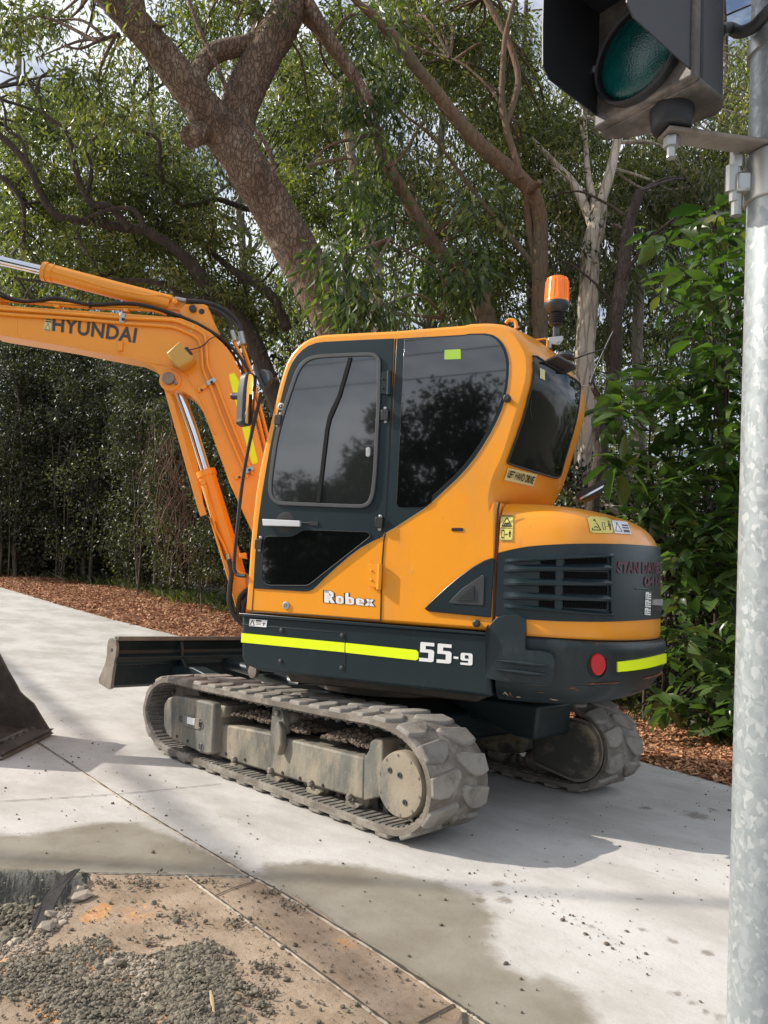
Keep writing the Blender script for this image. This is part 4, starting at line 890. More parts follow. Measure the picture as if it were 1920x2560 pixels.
# undercarriage centre frame
m = MB(); m.slab([np.array([x, .56, z]) for x, z in ((.75, .22), (.75, .42), (.4, .50), (-.4, .50), (-.62, .44), (-.62, .28), (-.3, .20))], np.array([0, -1.12, 0])); m.build('centre_frame', TEALD, EX, bevel=.02)
m = MB().slab([pln(q, (0, 1, 0), -.12) for q in cF(-60,60, 390,75, 760,130, 730,400, 690,400, 560,370, 420,300, 310,240, 60,240, -60,240)], np.array([0, -.35, 0])); m.build('leg_casting', TEALD, EX, bevel=.02)
MB().lathe((0, 0, .50), HZ, [(.40, 0), (.42, .01), (.42, .07), (.40, .08), (.40, .15), (.38, .15)], 48).build('slew_ring', BUCK, EX)
MB().slab([W(x, .70, z) for x, z in ((.30, .58), (.35, .66), (-.88, .66), (-.80, .58))], HY*-1.4).build('turntable_floor', BUCK, EX, bevel=.01)
# ---------- blade
xb = 1.80
def by(p, x=xb): return pln(p, (1, 0, 0), x)
za, zb2 = by(c8(690,700)[0])[2], by(c8(655,1000)[0])[2]
cross = [(xb+.035, za+.01), (xb-.01, za+.01), (xb-.012, za-.015), (xb+.012, za-.025), (xb+.03, za-.09), (xb+.02, za-.115), (xb-.045, za-.135), (xb-.05, za-.16), (xb+.0, za-.19), (xb+.01, zb2+.02), (xb+.03, zb2), (xb+.06, zb2), (xb+.085, za-.25), (xb+.09, za-.15), (xb+.07, za-.05)]
blade = MB().slab([np.array([x, .94, z]) for x, z in cross], np.array([0, -1.88, 0])).build('blade', TEALD, EX, bevel=.004)
ep = c8(640,712, 655,698, 672,698, 686,712, 690,760, 686,800, 676,850, 664,930, 655,1000, 642,1004, 586,968, 584,940, 606,890, 622,850, 632,800, 634,750)
pe = on(ty, ep, .955)
MB().slab(pe, np.array([0, -.022, 0])).build('end_plate', WORN, blade, bevel=.003)
MB().slab([q*np.array([1, 0, 1])+np.array([0, -.955, 0]) for q in pe], np.array([0, .022, 0])).build('end_plate', WORN, blade, bevel=.003)
MB().lathe(ty(c8(662,770)[0], .9555), (0, 1, 0), [(.014, 0), (.014, .002)], 14).build('plate_hole', BLACKV, blade)
m = MB().slab([np.array([xb-.002, .94, za+.012]), np.array([xb-.02, .94, za+.012]), np.array([xb-.02, .94, za-.018]), np.array([xb-.002, .94, za-.018])], np.array([0, -1.88, 0])); m.build('top_lip', WORN, blade, bevel=.003)
for yy in (.42, -.42):
    q = by(c8(1100,715)[0]); 
    MB().slab([np.array([x, yy+.012, z]) for x, z in ((xb, za-.01), (xb-.03, za-.06), (xb-.05, za-.16), (xb-.18, za-.27), (xb-.50, za-.27), (xb-.5, za-.33), (xb, za-.33))], np.array([0, -.024, 0])).build('gusset', TEALD, blade, bevel=.004)
    MB().slab([np.array([x, yy*1.02+.06, z]) for x, z in ((xb+.0, zb2+.03), (xb+.0, zb2+.15), (xb-.3, zb2+.17), (.62, .36), (.62, .24), (xb-.3, zb2+.04))], np.array([0, -.12, 0])).build('push_arm', TEALD, blade, bevel=.008)
MB().tube([(xb-.02, 0, za-.2), (1.35, 0, .46)], .045, 14).build('blade_cylinder', TEALD, blade); MB().tube([(1.35, 0, .46), (.8, 0, .42)], .062, 14).build('blade_cylinder', TEALD, blade)
for q in c4(668,188): MB().lathe(ty(q, .2), (0, 1, 0), [(.05, 0), (.05, .03), (.03, .034)], 16).build('pin_boss', WORN, blade)
MB().slab(on(ty, c4(620,150, 660,140, 700,160, 700,200, 640,205), .19), np.array([0, -.1, 0])).build('pin_bracket', TEALD, blade, bevel=.01)
# ---------- soil lying on the track frames (uncountable)
Vs, Fs_ = [], []
ico_v = None
def ico():
    t = (1+5**.5)/2; v = np.array([(-1, t, 0), (1, t, 0), (-1, -t, 0), (1, -t, 0), (0, -1, t), (0, 1, t), (0, -1, -t), (0, 1, -t), (t, 0, -1), (t, 0, 1), (-t, 0, -1), (-t, 0, 1)], float); v /= np.linalg.norm(v[0])
    f = np.array([(0, 11, 5), (0, 5, 1), (0, 1, 7), (0, 7, 10), (0, 10, 11), (1, 5, 9), (5, 11, 4), (11, 10, 2), (10, 7, 6), (7, 1, 8), (3, 9, 4), (3, 4, 2), (3, 2, 6), (3, 6, 8), (3, 8, 9), (4, 9, 5), (2, 4, 11), (6, 2, 10), (8, 6, 7), (9, 8, 1)]); return v, f
IV, IF = ico()
def stones(name, C_, R_, mat, squash=.7, parent=None, attr=True, kind='stuff'):
    n = len(C_); C_ = np.asarray(C_); R_ = np.asarray(R_)
    V = IV[None]*(1+rng.uniform(-.28, .28, (n, 12, 1))); sc = rng.uniform(.65, 1.25, (n, 1, 3)); sc[:, :, 2] *= squash
    a = rng.uniform(0, 2*pi, n); ca, sa = np.cos(a)[:, None], np.sin(a)[:, None]
    V = V*sc; x = V[:, :, 0]*ca-V[:, :, 1]*sa; y = V[:, :, 0]*sa+V[:, :, 1]*ca; V = np.stack([x, y, V[:, :, 2]], 2)*R_[:, None, None]+C_[:, None]
    Fx = (IF[None]+12*np.arange(n)[:, None, None]).reshape(-1, 3)
    return npmesh(name, V.reshape(-1, 3), Fx, mat, parent, nper=3, attrs={'rnd': ('POINT', np.repeat(rng.random(n), 12))})
def mound(y0, y1):
    C_, R_ = [], []
    for x0, x1, h0 in ((.42, -.28, .05), (-.42, -.86, .055)):
        for _ in range(1500):
            x = rnd.uniform(x1, x0); y = rnd.uniform(y1, y0); t = (x-x1)/(x0-x1); hh = h0*math.sin(pi*min(1, max(0, t)))**.5*(1-((y-(y0+y1)/2)/(y0-y1)*1.6)**2)*rnd.uniform(.4, 1.1)
            base = np.interp(x, [-.9, .55], [.352, .338]); C_.append((x, y, base+max(hh, 0))); R_.append(rnd.uniform(.004, .018))
    return C_, R_
C_, R_ = mound(.87, .66); so_ = stones('loose_soil', C_, R_, SOIL); tag(so_, 'brown crumbly soil heaped on the near track frame', 'soil', kind='stuff')
# ================================================================== GROUND
def zter(x, y):
    s = (x-CAM[0])*.712+(y-CAM[1])*-.702-10
    return .06*np.log1p(np.exp(np.minimum(s, 40)))*np.clip(1, 0, 1)+np.where(s > 40, .06*(s-np.minimum(s, 40)), 0)
def edge_y(x): return np.interp(x, [-9, -4, -1.51, -.88, .8, 3, 6, 8.3, 10.5, 14, 18.7, 30, 60], [-.6, -1.25, -1.74, -1.9, -2.28, -2.72, -3.12, -3.32, -3.36, -3.56, -3.95, -5.2, -9])
def nodes(name, rough=.85):
    m = bpy.data.materials.new(name); m.use_nodes = True; t = m.node_tree; b = t.nodes['Principled BSDF']; b.inputs['Roughness'].default_value = rough; return m, t, b
def nnoise(t, sc, det=6, ro=.6, vec=None, stretch=None):
    n = t.nodes.new('ShaderNodeTexNoise'); n.inputs['Scale'].default_value = sc; n.inputs['Detail'].default_value = det; n.inputs['Roughness'].default_value = ro
    c = t.nodes.new('ShaderNodeTexCoord'); mpn = t.nodes.new('ShaderNodeMapping'); mpn.inputs['Scale'].default_value = stretch or (1, 1, 1)
    t.links.new(c.outputs['Object'], mpn.inputs['Vector']); t.links.new(mpn.outputs[0], n.inputs['Vector']); return n.outputs['Fac']
def nrange(t, v, a, b, c=0., d=1., smooth=True):
    r = t.nodes.new('ShaderNodeMapRange'); r.inputs['From Min'].default_value = a; r.inputs['From Max'].default_value = b; r.inputs['To Min'].default_value = c; r.inputs['To Max'].default_value = d
    if smooth: r.interpolation_type = 'SMOOTHSTEP'
    t.links.new(v, r.inputs['Value']); return r.outputs[0]
def nmath(t, op, a, b):
    n = t.nodes.new('ShaderNodeMath'); n.operation = op
    for i, v in enumerate((a, b)):
        if isinstance(v, (int, float)): n.inputs[i].default_value = v
        else: t.links.new(v, n.inputs[i])
    return n.outputs[0]
def nmix(t, fac, A, B):
    x = t.nodes.new('ShaderNodeMix'); x.data_type = 'RGBA'
    if isinstance(fac, (int, float)): x.inputs['Factor'].default_value = fac
    else: t.links.new(fac, x.inputs['Factor'])
    for k, v in (('A', A), ('B', B)):
        if isinstance(v, tuple): x.inputs[k].default_value = (*v, 1)
        else: t.links.new(v, x.inputs[k])
    return x.outputs['Result']
def nattr(t, name):
    a = t.nodes.new('ShaderNodeAttribute'); a.attribute_name = name; return a.outputs['Fac']
def nbump(t, b, h, strength, dist):
    n = t.nodes.new('ShaderNodeBump'); n.inputs['Strength'].default_value = strength; n.inputs['Distance'].default_value = dist; t.links.new(h, n.inputs['Height']); t.links.new(n.outputs[0], b.inputs['Normal'])
CONC, t, b = nodes('concrete')
col = nmix(t, nrange(t, nnoise(t, 1.1, 8, .65, stretch=(1, 1.6, 1)), .35, .65), (.42, .395, .365), (.575, .555, .53))
col = nmix(t, nrange(t, nnoise(t, 9, 8, .75), .52, .75, 0, .45), col, (.34, .31, .28))
col = nmix(t, nrange(t, nnoise(t, 120, 3, .7), .55, .72, 0, .5), col, (.28, .26, .24))
col = nmix(t, nrange(t, nnoise(t, 4.5, 9, .8, stretch=(1, .5, 1)), .66, .72, 0, .55), col, (.26, .21, .17))
nA = nnoise(t, 5, 8, .62); nB = nnoise(t, 26, 6, .7)
def mask(name, lo, hi, amp): return nrange(t, nmath(t, 'ADD', nattr(t, name), nmath(t, 'MULTIPLY', nmath(t, 'SUBTRACT', nmath(t, 'ADD', nmath(t, 'MULTIPLY', nA, .6), nmath(t, 'MULTIPLY', nB, .4)), .5), amp)), lo, hi)
damp = mask('damp', .22, .66, 1.1); col = nmix(t, damp, col, nmix(t, nrange(t, nnoise(t, 3, 8, .6), .35, .65), (.205, .178, .135), (.275, .25, .205)))
dirt = mask('dirt', .35, .55, 1.1); col = nmix(t, dirt, col, nmix(t, nrange(t, nnoise(t, 5, 9, .7), .35, .65), (.29, .205, .135), (.43, .325, .235)))
col = nmix(t, nmath(t, 'MULTIPLY', dirt, nrange(t, nnoise(t, 45, 8, .75), .5, .72, 0, .7)), col, (.18, .145, .11))
wet = mask('wet', .50, .72, 1.5); col = nmix(t, wet, col, nmix(t, nrange(t, nnoise(t, 70, 6, .7), .35, .65), (.07, .068, .06), (.15, .145, .125)))
orange_ = mask('orange', .30, .55, 1.5); col = nmix(t, orange_, col, nmix(t, nrange(t, nnoise(t, 30, 6, .7), .35, .65), (.48, .22, .09), (.60, .36, .17)))
t.links.new(col, b.inputs['Base Color'])
t.links.new(nrange(t, wet, 0, 1, .88, .6), b.inputs['Roughness'])
col = nmix(t, nrange(t, nnoise(t, 2.3, 10, .75, stretch=(.5, 2.2, 1)), .56, .72, 0, .38), col, (.25, .21, .165)); col = nmix(t, nrange(t, nnoise(t, 24, 10, .85, stretch=(1, 1.6, 1)), .60, .70, 0, .55), col, (.24, .20, .165)); t.links.new(col, b.inputs['Base Color'])
st_ = mask('stain', .42, .95, 3.0); col = nmix(t, nmath(t, 'MULTIPLY', st_, .75), col, (.19, .15, .115)); t.links.new(col, b.inputs['Base Color'])
hgt = nmath(t, 'ADD', nmath(t, 'MULTIPLY', nnoise(t, 60, 8, .75), nmath(t, 'ADD', nmath(t, 'MULTIPLY', dirt, 1.4), .35)), nmath(t, 'MULTIPLY', nnoise(t, 6, 6, .6), .4))
nbump(t, b, hgt, .5, .012)
def grade(a, b, n, p=1.): return list(a+(b-a)*(np.arange(n)/n)**p)
xs = np.array(grade(-9, -3.2, 20)+grade(-3.2, 2.2, 330)+grade(2.2, 60, 70, 2.0)+[60.])
ysn = np.array(grade(9, 3.3, 12)+grade(3.3, .3, 200)+grade(.3, -2.3, 50)+[-2.3])
def poly_gz(px): return np.array([gz(p)[:2] for p in px])
def inpoly(X, Y, P):
    r = np.zeros(X.shape, bool); n = len(P)
    for i in range(n):
        x1, y1 = P[i]; x2, y2 = P[(i+1) % n]
        c = ((y1 > Y) != (y2 > Y)) & (X < (x2-x1)*(Y-y1)/((y2-y1) if y2 != y1 else 1e-9)+x1); r ^= c
    return r
def pdist(X, Y, P):
    d = np.full(X.shape, 1e9); n = len(P)
    for i in range(n):
        a, b_ = P[i], P[(i+1) % n]; ab = b_-a; tt = np.clip(((X-a[0])*ab[0]+(Y-a[1])*ab[1])/(ab@ab+1e-12), 0, 1)
        d = np.minimum(d, np.hypot(X-a[0]-tt*ab[0], Y-a[1]-tt*ab[1]))
    return np.where(inpoly(X, Y, P), -d, d)
XX, YY = np.meshgrid(xs, ysn, indexing='ij')
# far edge follows the curved mulch line: warp the last rows
ey = edge_y(xs)
YW = YY.copy()
tt_ = np.clip((.3-YY)/(.3+2.3), 0, 1)
YW = np.where(YY < .3, .3+(ey[:, None]-.3)*tt_, YY)
ZZ = zter(XX, YW)
fall = lambda d, w_: np.clip(.5-d/w_/2, 0, 1)
pit = poly_gz(cL(-260,196, 0,200, 130,206, 350,213, 395,221, 372,262, 300,330, 240,392, 190,438, 130,492, 60,540, 0,588, -120,660, -300,720))
near_m = (XX > -3.3) & (XX < 2.3) & (YW > .3) & (YW < 3.4)
dp = pdist(XX, YW, pit)
ZZ = ZZ - .13*np.clip((-dp+.0)/.03, 0, 1)
damp_a = np.zeros(XX.shape)
for P, w_ in ((cV(-80,1800, 60,1806, 180,1782, 290,1778, 380,1812, 470,1850, 545,1893, 300,1890, -80,1885), .10), (cV(545,1893, 590,1868, 660,1862, 760,1872, 850,1885, 950,1908, 1020,1940, 1058,1980, 1052,2040, 1080,2085, 1140,2105, 1170,2140, 1230,2230, 1000,2260, 870,2100, 700,1985), .10), (cV(1130,2120, 1180,2110, 1240,2150, 1290,2215, 1200,2240), .09)):
    damp_a = np.maximum(damp_a, fall(pdist(XX, YW, poly_gz(P)), w_))
dirt_a = fall(pdist(XX, YW, poly_gz(cL(-300,196, 400,216, 820,226, 1090,236, 1300,330, 1470,440, 1659,570, 1800,650, 2000,800, 1900,1100, -300,1100))), .03)
or_a = np.zeros(XX.shape)
for P, w_ in ((cL(270,640, 330,590, 400,545, 470,520, 480,560, 400,620, 340,660, 280,672), .05), (cL(-40,620, 60,580, 120,560, 90,620, -40,690), .07), (cL(360,400, 440,345, 480,350, 450,400, 370,420), .05), (cL(105,762, 160,790, 240,830, 330,858, 320,880, 230,880, 120,790), .03), (cL(500,672, 550,650, 590,650, 540,680), .03), (cL(640,850, 740,830, 800,870, 640,880), .04), (cL(480,360, 620,330, 700,420, 560,440), .22), (cL(1430,470, 1520,480, 1600,560, 1480,560), .2)):
    or_a = np.maximum(or_a, fall(pdist(XX, YW, poly_gz(P)), w_)*(1 if w_ < .1 else .62))
st_a = np.zeros(XX.shape)
for cx_, cy_, r_ in ((490,535,38), (520,605,42), (500,570,20), (1120,735,34), (1245,780,36), (1225,765,20), (1400,835,34), (270,520,20), (1330,1050,40), (1270,1010,30), (1390,1090,30), (1350,240,70), (1130,208,30), (1420,215,30), (950,1000,18), (420,605,24), (560,655,20), (680,622,20), (730,620,16), (850,812,20), (900,720,26), (1100,600,24), (700,440,20)):
    g_ = gz(cR(cx_, cy_)[0]); g2 = gz(cR(cx_+r_, cy_+r_*.35)[0]); rr = np.linalg.norm(g2-g_); st_a = np.maximum(st_a, np.clip(1.1-np.hypot(XX-g_[0], YW-g_[1])/rr/1.3, 0, .9))
for a_, b_ in (((960, 2150), (1500, 2330)), ((1180, 2250), (1800, 2540)), ((420, 1965), (950, 2110))):
    pa, pb = gz(a_)[:2], gz(b_)[:2]; st_a = np.maximum(st_a, .42*np.clip(1-pdist(XX, YW, np.array([pa, pb, pb+.001]))/.07, 0, 1))
gravel_polys = [cL(-60,620, 100,600, 240,575, 330,540, 430,500, 480,520, 400,600, 330,660, 440,690, 520,730, 560,800, 640,864, 660,960, 300,960, 280,864, 200,800, 110,740, -60,760), cL(700,560, 760,540, 860,540, 905,520, 960,545, 940,600, 985,680, 990,760, 1010,840, 990,960, 760,960, 720,800, 700,700, 730,620)]
wet_a = np.zeros(XX.shape)
for P in gravel_polys: wet_a = np.maximum(wet_a, fall(pdist(XX, YW, poly_gz(P)), .05)*.95)
wet_a = np.maximum(wet_a, fall(dp-.006, .015))
ZZ = ZZ+near_m*wet_a*(dp > 0)*.012
nx_, ny_ = XX.shape
V = np.stack([XX, YW, ZZ], 2).reshape(-1, 3); idx = np.arange(nx_*ny_).reshape(nx_, ny_)
Fq = np.stack([idx[:-1, :-1], idx[:-1, 1:], idx[1:, 1:], idx[1:, :-1]], 2).reshape(-1, 4)
o = npmesh('concrete_pavement', V, Fq, CONC, None, attrs={'damp': ('POINT', damp_a.ravel()), 'dirt': ('POINT', dirt_a.ravel()), 'orange': ('POINT', or_a.ravel()), 'wet': ('POINT', wet_a.ravel()), 'stain': ('POINT', st_a.ravel())}, flat=False); tag(o, kind='structure')
if o.data.polygons[0].normal.z < 0: o.data.flip_normals()
# base terrain reaching the horizon
EARTH = M('forest_floor', (.075, .058, .04), .95, var=.5, vs=3, bump=.6, bs=20, dirt=((.04, .055, .02), .45, .65, 1.2, (1, 1, 1), .8))
gx = np.array(sorted(set(np.round(np.concatenate([-np.geomspace(4, 400, 14), np.linspace(-3, 30, 67), np.geomspace(32, 600, 14)]), 3)))); gy = np.array(sorted(set(np.round(np.concatenate([-np.geomspace(26, 600, 14), np.linspace(-25, 9, 69), np.geomspace(10, 400, 12)]), 3))))
GX, GY = np.meshgrid(gx, gy, indexing='ij'); GZ = np.minimum(zter(GX, GY), 2.4)-.02
GZ = np.where(GY > edge_y(GX)-.1, GZ-.25, GZ)
V = np.stack([GX, GY, GZ], 2).reshape(-1, 3); a_, b_ = GX.shape; idx = np.arange(a_*b_).reshape(a_, b_)
o = npmesh('ground', V, np.stack([idx[:-1, :-1], idx[1:, :-1], idx[1:, 1:], idx[:-1, 1:]], 2).reshape(-1, 4), EARTH, None, flat=False); tag(o, kind='structure')
# joints in the concrete, laid as thin dark strips
JD = M('dark_joint_strip', (.06, .05, .04), .95, bump=.4); JL = M('joint_concrete_lip', (.40, .34, .27), .9, var=.3, vs=20, bump=.6, bs=90)
def joint(px, wd=.007, lip=True, n=70, zz=.0045):
    P = [gz(p) for p in cr(px, n//max(1, len(px)-1), False)]; m = MB(); ml = MB(); 
    for i in range(len(P)-1):
        a, b__ = P[i], P[i+1]; d_ = b__-a; d_ /= np.linalg.norm(d_)+1e-9; s_ = np.array([-d_[1], d_[0], 0]); za, zb_ = zter(a[0], a[1])+zz, zter(b__[0], b__[1])+zz
        w0, w1 = wd*(1+.35*sin(i*1.7)), wd*(1+.35*sin((i+1)*1.7))
        m.add([a-s_*w0*.5+HZ*za, b__-s_*w1*.5+HZ*zb_, b__+s_*w1*.5+HZ*zb_, a+s_*w0*.5+HZ*za], [(0, 1, 2, 3)])
    m.build('expansion_joint', JD, None, flat=True, fix=False); o_ = bpy.context.scene.objects[-1]; tag(o_, kind='structure')
    if lip:
        Q = [p+np.array([rnd.uniform(-.002, .002), rnd.uniform(-.002, .002), .002+zter(p[0], p[1])]) for p in P]; Q = [q+np.array([.006, .006, 0]) for q in Q]
        o_ = MB().tube(Q, [.0035*rnd.uniform(.4, 1.7) for _ in Q], 5).build('joint_lip', JL); tag(o_, kind='structure')
joint([(-200, 1665), (150, 1893), (301, 1993), (389, 2049), (498, 2115), (628, 2194)], .007)
joint([(628, 2194), (700, 2232), (960, 2392), (1145, 2515), (1215, 2562), (1400, 2690)], .012)
joint([(-300, 2020), (220, 1992), (552, 1961)], .005, False)
joint([(180, 2184), (400, 2188), (628, 2194)], .007, False)
joint([(472, 2193), (538, 2242), (720, 2375), (960, 2552), (1100, 2660)], .006)
joint([(538, 2242), (585, 2222), (637, 2206)], .007, False)
joint([(1047, 2562), (1095, 2536), (1139, 2513)], .009, False); joint([(1160, 2535), (1162, 2600)], .012, False)
joint([(60, 1722), (170, 1706), (270, 1706), (370, 1704)], .004, False, 30)
# gravel, crumbs and stones
GRAV, t, b = nodes('wet_crushed_gravel', .7)
t.links.new(nmix(t, nattr(t, 'rnd'), (.085, .070, .048), (.22, .19, .14)), b.inputs['Base Color']); nbump(t, b, nnoise(t, 300, 4, .7), .4, .003)
PALEST, t, b = nodes('pale_stone', .85); t.links.new(nmix(t, nattr(t, 'rnd'), (.13, .105, .08), (.45, .38, .30)), b.inputs['Base Color'])
def scatter(Ps, n, edge=.0):
    out = []
    P = poly_gz(Ps); lo, hi = P.min(0), P.max(0)
    while len(out) < n:
        q = rng.uniform(lo, hi, (4000, 2)); d_ = pdist(q[:, 0], q[:, 1], P); k = (d_ < rng.exponential(edge, 4000)-.01) if edge else d_ < 0; q = q[k]; dd = -d_[k]
        out += [(a[0], a[1], max(c, 0)) for a, c in zip(q, dd)]
    return np.array(out[:n])
C_, R_ = [], []
for Ps, n in zip(gravel_polys, (3600, 4600)):
    q = scatter(Ps, n, .02); h = np.minimum(q[:, 2]/.08, 1)*.015*(.4+.6*np.abs(np.sin(q[:, 0]*31+np.sin(q[:, 1]*23)*2))); z = rng.uniform(0, 1, n)*h+.008
    C_.append(np.stack([q[:, 0], q[:, 1], z], 1)); R_.append(rng.gamma(2.4, .0015, n)+.0014)
q = scatter(cL(-260,196, 0,200, 130,206, 350,213, 395,221, 372,262, 300,330, 240,392, 190,438, 130,492, 60,540, 0,588, -120,660, -300,720), 3200); C_.append(np.stack([q[:, 0], q[:, 1], -.125+rng.uniform(0, .02, len(q))], 1)); R_.append(rng.gamma(3, .0024, len(q))+.0025)
o = stones('gravel', np.concatenate(C_), np.concatenate(R_), GRAV); tag(o, 'heaps of wet grey crushed gravel spilled over the dirty slab', 'gravel', kind='stuff')
C_, R_ = [], []
q = scatter(cL(-100,200, 400,222, 820,235, 1090,245, 1659,580, 2100,900, 1700,1000, -100,1000), 1500); C_.append(np.stack([q[:, 0], q[:, 1], np.full(len(q), .004)], 1)); R_.append(rng.gamma(1.5, .0012, len(q))+.0009)
for cc, n, sp in ((cL(1150,635), 90, .03), (cL(1240,615), 12, .012), (cL(1020,440), 60, .03), (cL(740,400), 50, .035), (cL(1130,740), 90, .035), (cL(1130,800), 60, .03), (cL(620,260), 90, .05), (cL(470,265), 50, .03), (cL(1180,300), 40, .03), (cL(1270,360), 60, .03), (cL(660,520), 25, .03), (cL(1170,690), 8, .02), (cL(560,600), 14, .03), (cL(820,440), 30, .05), (cL(930,260), 20, .04)):
    p0 = gz(cc[0]); C_.append(np.stack([p0[0]+rng.normal(0, sp, n), p0[1]+rng.normal(0, sp*.7, n), rng.uniform(.003, .012, n)], 1)); R_.append(rng.gamma(2.0, .0014, n)+.0012)
o = stones('crumbs', np.concatenate(C_), np.concatenate(R_), GRAV); tag(o, 'small dark crumbs of soil and stone scattered over the brown dirty slab', 'crumbs', kind='stuff')
q = scatter([(0, 1700), (0, 2150), (628, 2190), (1200, 2560), (1830, 2560), (1830, 1960), (1500, 2000), (1000, 2120), (500, 2000)], 420); q2 = poly_gz(np.array([(1250, 2180)])+np.cumsum(np.abs(rng.normal(4.4, 1.5, (90, 1))), 0)*np.array([[1.0, .62]])+rng.normal(0, 16, (90, 2))); q2 = np.concatenate([q2, np.zeros((90, 1))], 1); q = np.concatenate([q, q2])
o = stones('debris_specks', np.stack([q[:, 0], q[:, 1], np.full(len(q), .003)], 1), rng.gamma(1.3, .0016, len(q))+.001, SOIL); tag(o, 'tiny specks of soil and bark on the pale concrete', 'debris', kind='stuff')
q = scatter(cL(280,660, 380,560, 600,560, 720,600, 700,864, 560,800), 1500); q3 = scatter(cL(-50,560, 200,440, 330,320, 372,262, 300,400, 100,620), 700); q = np.concatenate([q, q3])
o = stones('grit', np.stack([q[:, 0], q[:, 1], np.full(len(q), .003)], 1), rng.gamma(1.6, .0018, len(q))+.001, PALEST); tag(o, 'pale grit and sand at the broken slab edge', 'grit', kind='stuff')
# broken pale lumps at the pit edge and the torn dark strip
for k, (a, s_) in enumerate(zip(((335,300), (345,325), (200,460), (215,400), (365,285)), (.035, .045, .035, .022, .022))):
    p0 = gz(cL(*a)[0]); o = stones('broken_concrete_lump', [p0+HZ*.01], [s_], PALEST, .45); o.location = (0, 0, 0)
    tag(o, ['pale flat broken lump above the larger one at the corner of the pit', 'largest pale flaky lump beside the torn dark strip', 'pale lump low on the edge of the pit near the strip tip', 'small pale lump halfway along the pit edge', 'small lump highest at the corner of the pit'][k], 'lump', 'broken lumps along the pit edge')
st = MB(); A = [gz(p) for p in cL(345,214, 336,250, 285,310, 235,375, 190,425, 140,440, 135,425, 185,370, 250,290, 320,232)]
o = st.slab([p+HZ*(.012+.03*sin(i)) for i, p in enumerate(A)], HZ*.006).build('torn_membrane_strip', M('dark_foam', (.055, .052, .05), .6, var=.3, vs=20, bump=.3), None); tag(o, 'torn dark grey strip leaning over the edge of the broken pit', 'torn strip')
tw = MB().tube([gz(p)+HZ*h_ for p, h_ in zip(cL(905,782, 912,810, 925,850), (.035, .03, .012))], [.003, .006, .002], 6); o = tw.build('dry_leaf', M('dry_tan', (.40, .30, .17), .8), None); tag(o, 'curled tan bark strip lying on the dark gravel', 'bark strip')
# ---------------------------------------------------------------- mulch
MULCH, t, b = nodes('red_brown_mulch', .9)
t.links.new(nmix(t, nrange(t, nnoise(t, 30, 8, .7), .3, .7), (.17, .065, .03), (.42, .20, .10)), b.inputs['Base Color']); nbump(t, b, nnoise(t, 55, 6, .8), 1., .03)
CHIP, t, b = nodes('mulch_chip', .8)
cm_ = nmix(t, nrange(t, nattr(t, 'rnd'), 0, .8, smooth=False), (.17, .065, .032), (.60, .31, .16)); t.links.new(nmix(t, nrange(t, nattr(t, 'rnd'), .93, .97), cm_, (.62, .42, .25)), b.inputs['Base Color'])
mxs = np.concatenate([np.linspace(-7, 14, 300), np.geomspace(14.2, 55, 60)]); mt = np.linspace(0, 1, 40)
def mulch_w(x): return np.interp(x, [-7, 0, 6, 12, 17, 24, 55], [1.9, 1.9, 2.6, 3.0, 3.4, 1.4, 1.2])
def mulch_h(x, t_): return .02+.085*np.sin(np.clip(t_, 0, 1)*pi*.62)**.8*(1+.3*np.sin(x*1.3)+.2*np.sin(x*3.1+t_*5))*np.interp(x, [-1, 2], [.75, 1.2])
MX, MT = np.meshgrid(mxs, mt, indexing='ij'); MY = edge_y(MX)+.03-MT*mulch_w(MX)+.04*np.sin(MX*7+np.sin(MX*3))*(MT < .03); MZ = zter(MX, MY)+mulch_h(MX, MT)*np.clip(MT*9, 0, 1)+rng.normal(0, .006, MX.shape)
V = np.stack([MX, MY, MZ], 2).reshape(-1, 3); a_, b_ = MX.shape; idx = np.arange(a_*b_).reshape(a_, b_)
o = npmesh('mulch_bed', V, np.stack([idx[:-1, :-1], idx[:-1, 1:], idx[1:, 1:], idx[1:, :-1]], 2).reshape(-1, 4), MULCH, None, flat=False); tag(o, 'reddish brown bark mulch banked along the edge of the concrete', 'mulch', kind='stuff')
def chips(n, xa, xb, s0, ta=0, tb=1):
    x = rng.uniform(xa, xb, n); t_ = rng.uniform(ta, tb, n)**1.1-.012-np.where(rng.random(n) < .02, rng.exponential(.02, n), 0); y = edge_y(x)+.03-t_*mulch_w(x); z = zter(x, y)+mulch_h(x, t_)*np.clip(t_*9, 0, 1)+.006+rng.uniform(0, .012, n)
    L_ = s0*rng.uniform(.5, 1.6, n); W_ = L_*rng.uniform(.15, .5, n); a = rng.uniform(0, 2*pi, n); ti = rng.normal(0, .35, n); tj = rng.normal(0, .4, n)
    u = np.stack([np.cos(a), np.sin(a), ti], 1); v = np.stack([-np.sin(a), np.cos(a), tj], 1); c = np.stack([x, y, z], 1)
    V = np.stack([c-u*L_[:, None]/2-v*W_[:, None]/2, c+u*L_[:, None]/2-v*W_[:, None]*.3, c+u*L_[:, None]/2+v*W_[:, None]/2, c-u*L_[:, None]/2+v*W_[:, None]*.4], 1)
    return V.reshape(-1, 3), rng.random(n)
Va, ra = chips(42000, -3.2, 1.5, .036); Vb, rb = chips(52000, 1.5, 24, .05); V = np.concatenate([Va, Vb]); r_ = np.concatenate([ra, rb])
o = npmesh('mulch_chips', V, np.arange(len(V)).reshape(-1, 4), CHIP, None, attrs={'rnd': ('FACE', r_)}); tag(o, 'loose red and tan wood chips on top of the mulch', 'wood chips', kind='stuff')

